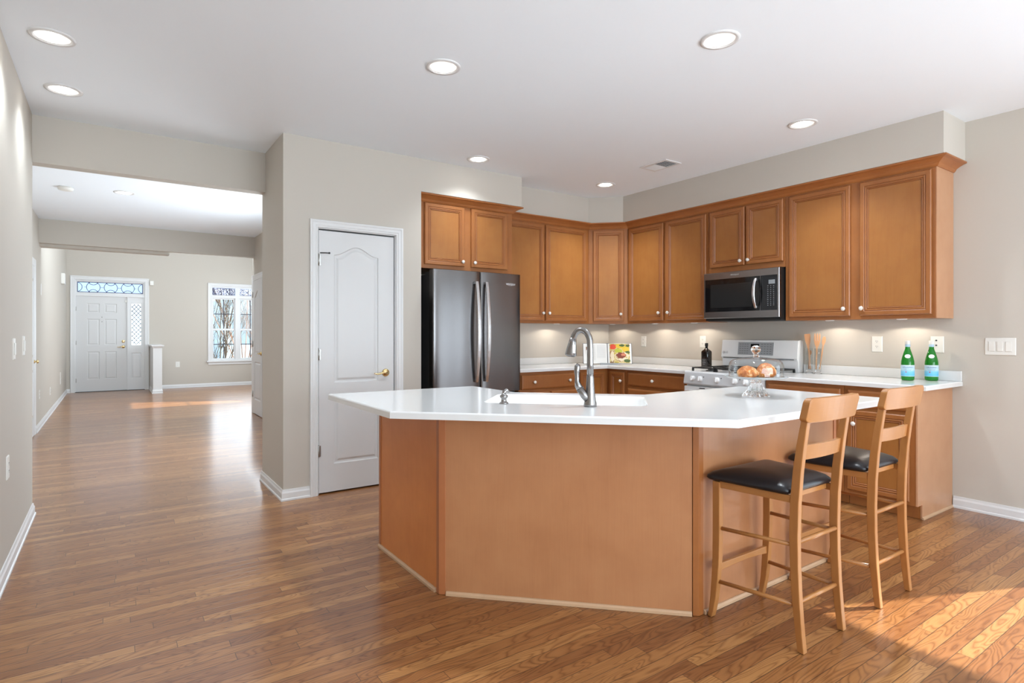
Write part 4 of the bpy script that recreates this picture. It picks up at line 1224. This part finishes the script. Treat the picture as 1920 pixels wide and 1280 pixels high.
def roll(x, y, rx, ry, rz, ang, label, seed):
    rnd = random.Random(seed)
    bm = bmesh.new(); bmesh.ops.create_uvsphere(bm, u_segments=28, v_segments=16, radius=1.0)
    for vv in bm.verts:
        c = vv.co; t_ = c.x
        rid = 1 + 0.07 * cos(t_ * 13) ** 2 - 0.05
        k_ = (1 - 0.35 * abs(t_) ** 2)
        vv.co = Vector((c.x * rx, (c.y * ry * k_ * rid - 0.25 * ry * t_ * t_), max(c.z, -0.62) * rz * k_ * rid))
    me = bpy.data.meshes.new('bread_roll'); 
    bmesh.ops.transform(bm, matrix=RZ(ang), verts=bm.verts)
    bm.to_mesh(me); bm.free(); me.materials.append(BREAD)
    for p in me.polygons: p.use_smooth = True
    o = bpy.data.objects.new('bread_roll', me); COL.objects.link(o); o.location = (x, y, PZ + 0.62 * rz * 0.98 + 0.001)
    return tag(o, label, 'bread', 'bread rolls under the glass dome')
vl = Vector((-0.8216, 0.57)); va = Vector((0.57, 0.8216))
def at(l, a): return cx + vl.x * l + va.x * a, cy + vl.y * l + va.y * a
roll(*at(0.060, -0.030), 0.066, 0.042, 0.034, radians(-20), 'golden ridged bread roll at the left under the dome', 1)
roll(*at(-0.048, -0.010), 0.060, 0.050, 0.048, radians(70), 'tallest crusty bread roll at the right under the dome', 2)
roll(*at(0.018, 0.070), 0.058, 0.040, 0.036, radians(-45), 'bread roll at the back between the other two under the dome', 3)

# ------------------------------------------------------------------ on the worktops
def water_bottle(x, y, label):
    t = thing('water_bottle', label, 'bottle', (x, y, CT), 'green water bottles')
    z = CT + 0.0005
    MB().lathe([(0.034, 0), (0.040, 0.004), (0.0415, 0.012), (0.0415, 0.120), (0.040, 0.140), (0.034, 0.170), (0.024, 0.205), (0.0165, 0.228), (0.0150, 0.240), (0.0150, 0.268), (0.0155, 0.272)], (x, y, z), 36).build('glass_body', GREENG, t)
    MB().lathe([(0.0165, 0.262), (0.0170, 0.264), (0.0170, 0.284), (0.0155, 0.289), (0, 0.289)], (x, y, z), 28).build('cap', mat('cap_white', srgb(222, 220, 215), 0.35), t)
    MB().lathe([(0.0165, 0.244), (0.0160, 0.262)], (x, y, z), 28, caps=False).build('neck_band', mat('neck_band', srgb(170, 196, 214), 0.5), t)
    lb = MB().lathe([(0.0422, 0.030), (0.0422, 0.112)], (x, y, z), 40, caps=False)
    lo = lb.build('label', LABELM, t)
    ang = math.atan2(y, x)            # direction from the room's middle: the label's front looks that way
    LMx = T(x, y, z) @ RZ(ang - pi / 2)
    tx = MB(); text_into(tx, 'S.PELLEGRINO', 0.013, LMx @ T(0, 0, 0.096), bend=0.0425, squash=0.80)
    text_into(tx, 'SPARKLING NATURAL', 0.0055, LMx @ T(0, 0, 0.083), bend=0.0425)
    text_into(tx, 'MINERAL WATER', 0.0055, LMx @ T(0, 0, 0.075), bend=0.0425)
    st_ = []
    for k in range(10):
        r_ = 0.006 if k % 2 == 0 else 0.0026
        st_.append((r_ * sin(2 * pi * k / 10), r_ * cos(2 * pi * k / 10)))
    tx.build('lettering', INK, lo)
    sr = MB(); sr.plate([[(p[0] - 0.010, p[1]) for p in st_]], -0.0432, 0, LMx @ T(0, 0, 0.062)); sr.build('star', mat('red_star', (0.55, 0.03, 0.05), 0.5), lo)
    # oval shoulder label lying on the cone
    ov = MB(); c_ = []
    for k in range(24):
        a = 2 * pi * k / 24; xx = 0.019 * cos(a); dz = 0.014 * sin(a); zc_ = 0.176 + dz
        rr_ = 0.0345 + (0.170 - zc_) * 0.29 + 0.0006 if zc_ > 0.170 else 0.0345 + (0.170 - zc_) * 0.2
        an = xx / rr_; c_.append((rr_ * sin(an), -rr_ * cos(an), zc_))
    ctr = (0, -(0.0345 - 0.006 * 0.29 + 0.0012), 0.176)
    ov.add([ctr] + c_, [(0, 1 + k, 1 + (k + 1) % 24) for k in range(24)], 0, True, LMx); ov.build('shoulder_label', mat('label_white', srgb(222, 224, 222), 0.5), t)
    return t
LABELM = mat('label_blue', srgb(168, 208, 226), 0.5)
def _lab():
    t = NT(LABELM); g = t.node('ShaderNodeNewGeometry'); sp = t.node('ShaderNodeSeparateXYZ'); t.link(g.outputs['Position'], sp.inputs[0])
    f = t.math('SUBTRACT', sp.outputs[2], CT + 0.030)
    f = t.math('DIVIDE', f, 0.082)
    t.link(t.ramp(f, [(0.0, srgb(214, 226, 228)), (0.07, srgb(90, 176, 214)), (0.42, srgb(120, 190, 220)), (0.62, srgb(190, 214, 224)), (0.80, srgb(176, 204, 224)), (1.0, srgb(206, 220, 228))]), t.b.inputs['Base Color'])
_lab()
water_bottle(4.782, 1.815, 'green glass water bottle with a blue label, the one left of its twin')
water_bottle(4.898, 1.706, 'green glass water bottle with a blue label, the one in front of the wall plate')

# dark oil bottle left of the stove
ob = thing('oil_bottle', 'tall dark square-shouldered bottle on the worktop left of the stove', 'bottle', (4.80, 3.565, CT))
z = CT + 0.0005; x, y = 4.80, 3.565
pl = []
for hw_, zz_ in ((0.036, 0), (0.039, 0.004), (0.039, 0.158), (0.037, 0.167), (0.028, 0.177), (0.017, 0.185), (0.0135, 0.194)):
    pl.append([(x + a, y + b_, z + zz_) for a, b_ in rrect(-hw_, hw_, -hw_, hw_, hw_ * 0.35, 4)])
MB().loft(pl, smooth=True).build('glass_body', mat('dark_bottle_glass', (0.012, 0.008, 0.006), 0.06, spec=0.7), ob)
MB().lathe([(0.0135, 0.188), (0.0125, 0.215), (0.0155, 0.218), (0.0155, 0.246), (0, 0.247)], (x, y, z), 20).build('cap', BLACK, ob)
lb = MB().box(x - 0.0387, x - 0.0382, y - 0.026, y + 0.026, z + 0.030, z + 0.105)
lbo = lb.build('label', mat('bottle_label', (0.035, 0.035, 0.05), 0.5), ob)
tx = MB()
for k, wd in enumerate((0.020, 0.014, 0.018, 0.010)): tx.box(x - 0.0392, x - 0.0387, y - wd, y + wd, z + 0.088 - k * 0.016, z + 0.091 - k * 0.016)
tx.build('label_lines', KEYL, lbo)

# two glass vases holding wooden utensils
def vase(x, y, label):
    t = thing('glass_vase', label, 'vase', (x, y, CT), 'glass vases of utensils')
    MB().lathe([(0.030, 0.0), (0.031, 0.004), (0.022, 0.016), (0.024, 0.026)], (x, y, CT + 0.0005), 28).build('foot', GLASS, t)
    MB().lathe([(0.0, 0.026), (0.026, 0.027), (0.027, 0.06), (0.0275, 0.215), (0.0255, 0.215), (0.0250, 0.06), (0.022, 0.034), (0, 0.033)], (x, y, CT + 0.0005), 28).build('glass_wall', THING, t)
    return t
vx, vy = 4.905, 2.605
wx_, wy_ = 4.885, 2.520
vase(vx, vy, 'footed glass vase of utensils touching the side of the stove')
vase(wx_, wy_, 'footed glass vase of utensils on the side away from the stove')
def utensil(name, p0, p1, kind, label):
    p0 = Vector(p0); p1 = Vector(p1); d = (p1 - p0).normalized()
    side = Vector((0.57, -0.8216, 0)) ; side = Vector((0.30, -0.95, 0)); side = (side - d * side.dot(d)).normalized(); nr = side.cross(d)
    Mx = Matrix((( side.x, nr.x, d.x, p0.x), (side.y, nr.y, d.y, p0.y), (side.z, nr.z, d.z, p0.z), (0, 0, 0, 1)))
    Ln = (p1 - p0).length
    mb = MB(Mx)
    def strip(pr): mb.loft([[(x_ - w_, -t_, z_), (x_ + w_, -t_, z_), (x_ + w_, t_, z_), (x_ - w_, t_, z_)] for x_, w_, t_, z_ in pr])
    if kind == 'spatula':
        strip([(0, 0.006, 0.004, 0), (0, 0.006, 0.004, Ln * 0.55), (0, 0.011, 0.003, Ln * 0.68), (0, 0.021, 0.0025, Ln * 0.80), (0, 0.024, 0.002, Ln * 0.97), (0, 0.020, 0.002, Ln)])
    elif kind == 'fork':
        strip([(0, 0.005, 0.004, 0), (0, 0.006, 0.004, Ln * 0.60), (0, 0.018, 0.0035, Ln * 0.70), (0, 0.024, 0.003, Ln * 0.80)])
        for tx_ in (-0.018, 0.0, 0.018): strip([(tx_, 0.0060, 0.003, Ln * 0.795), (tx_, 0.0060, 0.0028, Ln * 0.93), (tx_, 0.003, 0.002, Ln)])
    else:
        strip([(0, 0.005, 0.004, 0), (0, 0.005, 0.004, Ln * 0.72)])
        pr = [(0, 0.005, 0.004, Ln * 0.70)]
        for k in range(1, 9): pr.append((0, 0.005 + 0.009 * sin(pi * k / 9), 0.003, Ln * (0.70 + 0.30 * k / 9)))
        strip(pr)
    return tag(mb.build(name, SPOON, bevel=0.0012), label, 'utensil', 'wooden utensils in the glass vases')
utensil('spatula', (vx - 0.010, vy - 0.016, CT + 0.038), (vx + 0.004, vy + 0.020, CT + 0.338), 'spatula', 'flat wooden spatula nearest the stove in the glass vase')
utensil('wooden_spoon', (vx + 0.010, vy + 0.010, CT + 0.037), (vx + 0.000, vy - 0.008, CT + 0.205), 'spoon', 'short wooden spoon low inside the vase touching the stove')
utensil('wooden_fork', (wx_ - 0.004, wy_ + 0.014, CT + 0.038), (wx_ + 0.002, wy_ + 0.006, CT + 0.342), 'fork', 'wooden three-tined fork standing upright in the glass vase')
utensil('wooden_spoon', (wx_ + 0.006, wy_ - 0.010, CT + 0.040), (wx_ + 0.010, wy_ - 0.050, CT + 0.325), 'spoon', 'wooden spoon leaning away from the stove in the glass vase')

# cookbook on a stand in the corner
bc = Vector((4.50, 4.63, 0))
RB = T(bc.x, bc.y, CT) @ RZ(radians(-34.7))
TL = Matrix.Rotation(radians(-12), 4, 'X')
bsn = thing('book_stand', 'thin dark metal cookbook stand in the worktop corner', 'book stand', (bc.x, bc.y, CT))
m_ = MB(RB).box(-0.09, 0.11, -0.045, 0.006, 0.001, 0.005)
m_.box(-0.09, 0.11, -0.049, -0.045, 0.001, 0.018)
m_.build('ledge', GREYP, bsn, bevel=0.001)
MB(RB).tube([(-0.10, 0.022, 0.004), (-0.10, 0.066, 0.20), (0.12, 0.066, 0.20), (0.12, 0.022, 0.004)], 0.003, 8).tube([(0.0, 0.066, 0.20), (0.0, 0.12, 0.004)], 0.003, 8).build('easel', STEELD, bsn)
bk = thing('cookbook', 'open cookbook with a food photograph on its right page', 'book', (bc.x, bc.y, CT))
MK = RB @ T(0, -0.010, 0.010) @ TL
PAPER = mat('paper', srgb(226, 224, 220), 0.7)
MB(MK).box(-0.272, -0.002, 0.006, 0.010, -0.002, 0.228).box(0.002, 0.272, 0.006, 0.010, -0.002, 0.228).box(-0.004, 0.004, 0.004, 0.010, -0.002, 0.228).build('cover', STEELD, bk)
def page(sgn, m, name):
    L = []
    for k in range(15):
        t_ = k / 14; x_ = sgn * (0.004 + 0.262 * t_)
        y_ = 0.004 - 0.020 * sin(pi * min(t_ * 1.15, 1)) ** 0.8 * (1 - 0.45 * t_)
        L.append([(x_, y_, 0.0), (x_, y_, 0.224), (x_, 0.0055, 0.224), (x_, 0.0055, 0.0)])
    return MB(MK).loft(L, smooth=False).build(name, m, bk)
def photo_page():
    m = mat('food_photo', (0.5, 0.3, 0.2), 0.35)
    t = NT(m); g = t.node('ShaderNodeTexCoord')
    mp = t.node('ShaderNodeMapping'); t.link(g.outputs['Object'], mp.inputs[0])
    n1 = t.noise(mp.outputs[0], 16, 3, 0.6, 0.6); n2 = t.noise(mp.outputs[0], 60, 3, 0.6)
    base = t.ramp(n1, [(0.30, srgb(58, 82, 30)), (0.42, srgb(206, 176, 48)), (0.52, srgb(226, 205, 150)), (0.62, srgb(150, 92, 52)), (0.75, srgb(90, 66, 40))])
    t.link(t.mix(t.math('MULTIPLY', n2, 0.5), base, (0.25, 0.2, 0.1)), t.b.inputs['Base Color'])
    return m
pl_ = page(-1, PAPER, 'left_page'); pr_ = page(1, PAPER, 'right_page')
tl = MB(MK)
for k in range(16):
    z_ = 0.200 - k * 0.0105
    for (a0, a1) in ((-0.235, -0.135), (-0.120, -0.022)):
        if k > 13 and a0 > -0.2: continue
        tl.box(a0, a1, -0.0172, -0.0166, z_, z_ + 0.0016)
tl.box(-0.238, -0.205, -0.0174, -0.0166, 0.150, 0.185, 1)
tl.build('text_lines', [mat('faint_print', srgb(176, 176, 178), 0.7), mat('small_picture', srgb(120, 84, 60), 0.6)], pl_)
# the printed photograph as flat colour fields on the right page: greens, yellow vegetables, a meat dish, a tomato
pp = MB(MK)
pg = [[(x_, 0.0035 - 0.020 * sin(pi * min(t_ * 1.15, 1)) ** 0.8 * (1 - 0.45 * t_) - 0.0004) for t_ in [k / 14] for x_ in [0.004 + 0.262 * t_]][0] for k in range(15)]
def py(x_):
    t_ = (x_ - 0.004) / 0.262
    return 0.0035 - 0.020 * sin(pi * min(max(t_, 0) * 1.15, 1)) ** 0.8 * (1 - 0.45 * t_)
for k in range(14):
    if pg[k][0] < 0.02: continue
    x_a, x_b = pg[k][0], pg[k + 1][0]
    if x_b > 0.252: continue
    pp.add([(x_a, py(x_a) - .0006, 0.004), (x_b, py(x_b) - .0006, 0.004), (x_b, py(x_b) - .0006, 0.220), (x_a, py(x_a) - .0006, 0.220)], [(0, 1, 2, 3)], 0)
def blob(cx_, cz_, rx_, rz_, mi, lift, seed):
    rn = random.Random(seed); c_ = []
    for k in range(18):
        a = 2 * pi * k / 18; q_ = 1 + rn.uniform(-0.16, 0.16)
        x_ = min(max(cx_ + rx_ * cos(a) * q_, 0.022), 0.250); z_ = min(max(cz_ + rz_ * sin(a) * q_, 0.006), 0.218)
        c_.append((x_, py(x_) - lift, z_))
    ctr_ = (cx_, py(cx_) - lift, cz_)
    pp.add([ctr_] + c_, [(0, 1 + k, 1 + (k + 1) % 18) for k in range(18)], mi)
blob(0.060, 0.185, 0.034, 0.030, 1, 0.0012, 1)
blob(0.130, 0.190, 0.040, 0.024, 2, 0.0012, 2); blob(0.200, 0.165, 0.042, 0.026, 2, 0.0012, 3); blob(0.120, 0.140, 0.042, 0.026, 5, 0.0014, 4)
blob(0.160, 0.200, 0.030, 0.014, 3, 0.0016, 5); blob(0.225, 0.200, 0.022, 0.014, 3, 0.0016, 6); blob(0.220, 0.128, 0.030, 0.012, 3, 0.0016, 7)
blob(0.160, 0.078, 0.082, 0.052, 4, 0.0012, 8); blob(0.150, 0.090, 0.058, 0.034, 6, 0.0018, 9); blob(0.175, 0.098, 0.030, 0.014, 7, 0.0022, 10)
blob(0.050, 0.080, 0.020, 0.060, 4, 0.0012, 11); blob(0.215, 0.030, 0.036, 0.020, 3, 0.0014, 12)
C_ = lambda n_, r_, g_, b_: mat(n_, srgb(r_, g_, b_), 0.4)
tag(pp.build('food_photograph', [photo_page(), C_('print_tomato', 214, 74, 48), C_('print_yellow', 214, 178, 44), C_('print_green', 66, 88, 36), C_('print_cream', 222, 206, 176), C_('print_lime', 176, 178, 52), C_('print_meat', 122, 54, 32), C_('print_onion', 196, 120, 88)], pr_), 'colour photograph of a meat dish with yellow and green vegetables')

# ------------------------------------------------------------------ plates on the walls
def plate_thing(name, M, w, h, label, cat, kind, group=None, slots=1):
    # M: origin at the plate's centre on the wall, local -y out of the wall
    loc = M @ Vector((0, 0, 0))
    t = thing(name, label, cat, tuple(loc), group)
    a = MB(M).rings(rect(-w / 2, w / 2, -h / 2, h / 2), [(0, 0.0), (0, -0.003), (0.003, -0.006), (0.006, -0.006)], None)
    a.build('cover_plate', PLAST, t)
    if kind == 'outlet':
        s_ = MB(M)
        for zc_ in (0.020, -0.020):
            s_.prism([(p[0], p[1]) for p in rrect(-0.0165, 0.0165, -0.014, 0.014, 0.009, 4)], 0.006, 0.0078, 0, T(0, 0, zc_) @ Matrix(((1, 0, 0, 0), (0, 0, -1, 0), (0, 1, 0, 0), (0, 0, 0, 1))))
        for i, zc_ in enumerate((0.020, -0.020)): pass
        s_.build('socket', PLAST, t)
        q_ = MB(M)
        for zc_ in (0.020, -0.020):
            q_.box(-0.0075, -0.0050, -0.0084, -0.0074, zc_ - 0.001, zc_ + 0.008); q_.box(0.0050, 0.0072, -0.0084, -0.0074, zc_ - 0.001, zc_ + 0.007)
            q_.box(-0.002, 0.002, -0.0084, -0.0074, zc_ - 0.009, zc_ - 0.005)
        q_.build('socket_slot', SLOT, t)
    elif kind == 'rocker':
        for k in range(slots):
            xo = (k - (slots - 1) / 2) * 0.046
            MB(M).box(xo - 0.0165, xo + 0.0165, -0.0105, -0.006, -0.033, 0.033).build('rocker', PLAST, t, bevel=0.0025)
    elif kind == 'jack':
        q_ = MB(M)
        for zc_ in (0.030, -0.006): q_.lathe([(0.006, 0), (0.006, 0.003), (0, 0.003)], (0, 0, 0), 12, 0, T(-0.004, -0.006, zc_) @ Matrix.Rotation(radians(90), 4, 'X'))
        q_.build('jack', SLOT, t)
    elif kind == 'toggle':
        MB(M).box(-0.005, 0.005, -0.018, -0.006, -0.004, 0.010).build('toggle', PLAST, t, bevel=0.001)
    return t
def WR(y, z): return T(XR, y, z) @ FACE_L
plate_thing('outlet', WR(2.105, 1.165), 0.078, 0.124, 'white double outlet on the right wall between the utensils and the bottles', 'outlet', 'outlet', 'wall outlets')
plate_thing('jack_plate', WR(1.700, 1.168), 0.084, 0.120, 'white jack plate partly hidden behind the right green bottle', 'wall plate', 'jack')
plate_thing('light_switch', WR(1.334, 1.160), 0.168, 0.118, 'white triple rocker switch plate on the bare right wall', 'light switch', 'rocker', None, 3)
plate_thing('outlet', WR(4.548, 1.158), 0.072, 0.118, 'white outlet on the right wall just to the right of the cookbook', 'outlet', 'outlet', 'wall outlets')
plate_thing('outlet', WR(3.745, 1.164), 0.072, 0.118, 'white outlet on the right wall above the dark bottle', 'outlet', 'outlet', 'wall outlets')
def WLft(y, z, x=-0.45): return T(x, y, z) @ RZ(radians(90))
plate_thing('light_switch', WLft(4.21, 1.163), 0.075, 0.120, 'white light switch on the left wall, nearer one of the two', 'light switch', 'rocker', 'left wall switches')
plate_thing('light_switch', WLft(4.63, 1.174), 0.075, 0.120, 'white light switch on the left wall, closest to the hall opening', 'light switch', 'rocker', 'left wall switches')
plate_thing('outlet', WLft(3.975, 0.550), 0.075, 0.120, 'white outlet low on the left wall of the kitchen', 'outlet', 'outlet', 'wall outlets')
plate_thing('outlet', WLft(11.35, 0.36, -0.785), 0.075, 0.120, 'white outlet low on the hall wall, nearer one of the two', 'outlet', 'outlet', 'wall outlets')
plate_thing('outlet', WLft(13.5, 0.42, -0.785), 0.075, 0.220, 'white plate low on the hall wall close to the front door', 'outlet', 'toggle', 'wall outlets')
plate_thing('outlet', WLft(9.75, 0.45, -0.785), 0.075, 0.120, 'white outlet low on the hall wall just past the side door', 'outlet', 'outlet', 'wall outlets')
plate_thing('thermostat', WLft(9.95, 1.84, -0.785), 0.07, 0.16, 'small white thermostat plate high on the hall wall', 'thermostat', 'none')
plate_thing('outlet', T(1.235, FY, 0.54), 0.085, 0.125, 'white outlet on the front wall between the newel wall and the window', 'outlet', 'outlet', 'wall outlets')
dc = MB().box(-0.785, -0.730, 13.68, 13.90, 2.18, 2.38).build('door_chime', PLAST, bevel=0.006)
tag(dc, 'beige door chime box high on the hall wall near the front door', 'door chime')
ms = MB().box(0.69, 0.765, FY - 0.045, FY, 2.32, 2.42).build('motion_sensor', PLAST, bevel=0.008)
tag(ms, 'small white motion sensor on the wall right of the front door', 'sensor')

# ------------------------------------------------------------------ puck lights under the wall cabinets
def puck(x, y, label):
    t = thing('puck_light', label, 'puck light', (x, y, UB), 'under-cabinet puck lights')
    MB().lathe([(0.033, 0), (0.033, -0.005), (0.026, -0.007), (0.026, -0.005)], (x, y, UB), 24, caps=False).build('housing', TRIM, t)
    MB().lathe([(0, -0.0055), (0.026, -0.0058)], (x, y, UB), 24, caps=False).build('lens', PUCKL, t)
    l = lamp('lamp', 'SPOT', (x, y, UB - 0.010), 2.6, (1.0, 0.90, 0.76), spot_size=radians(154), spot_blend=0.15, shadow_soft_size=0.012)
    l.parent = t; l.matrix_parent_inverse = wm(t).inverted()
puck(4.02, 4.93, 'small round puck light under the back wall cabinet')
puck(4.80, 4.86, 'small round puck light under the corner wall cabinet')
puck(4.80, 4.22, 'small round puck light under the cabinet right of the corner, farther one')
puck(4.80, 3.71, 'small round puck light under the cabinet beside the microwave')
puck(4.80, 2.38, 'small round puck light under the large end cabinet, nearer the microwave')
puck(4.80, 1.86, 'small round puck light under the large end cabinet, above the green bottles')
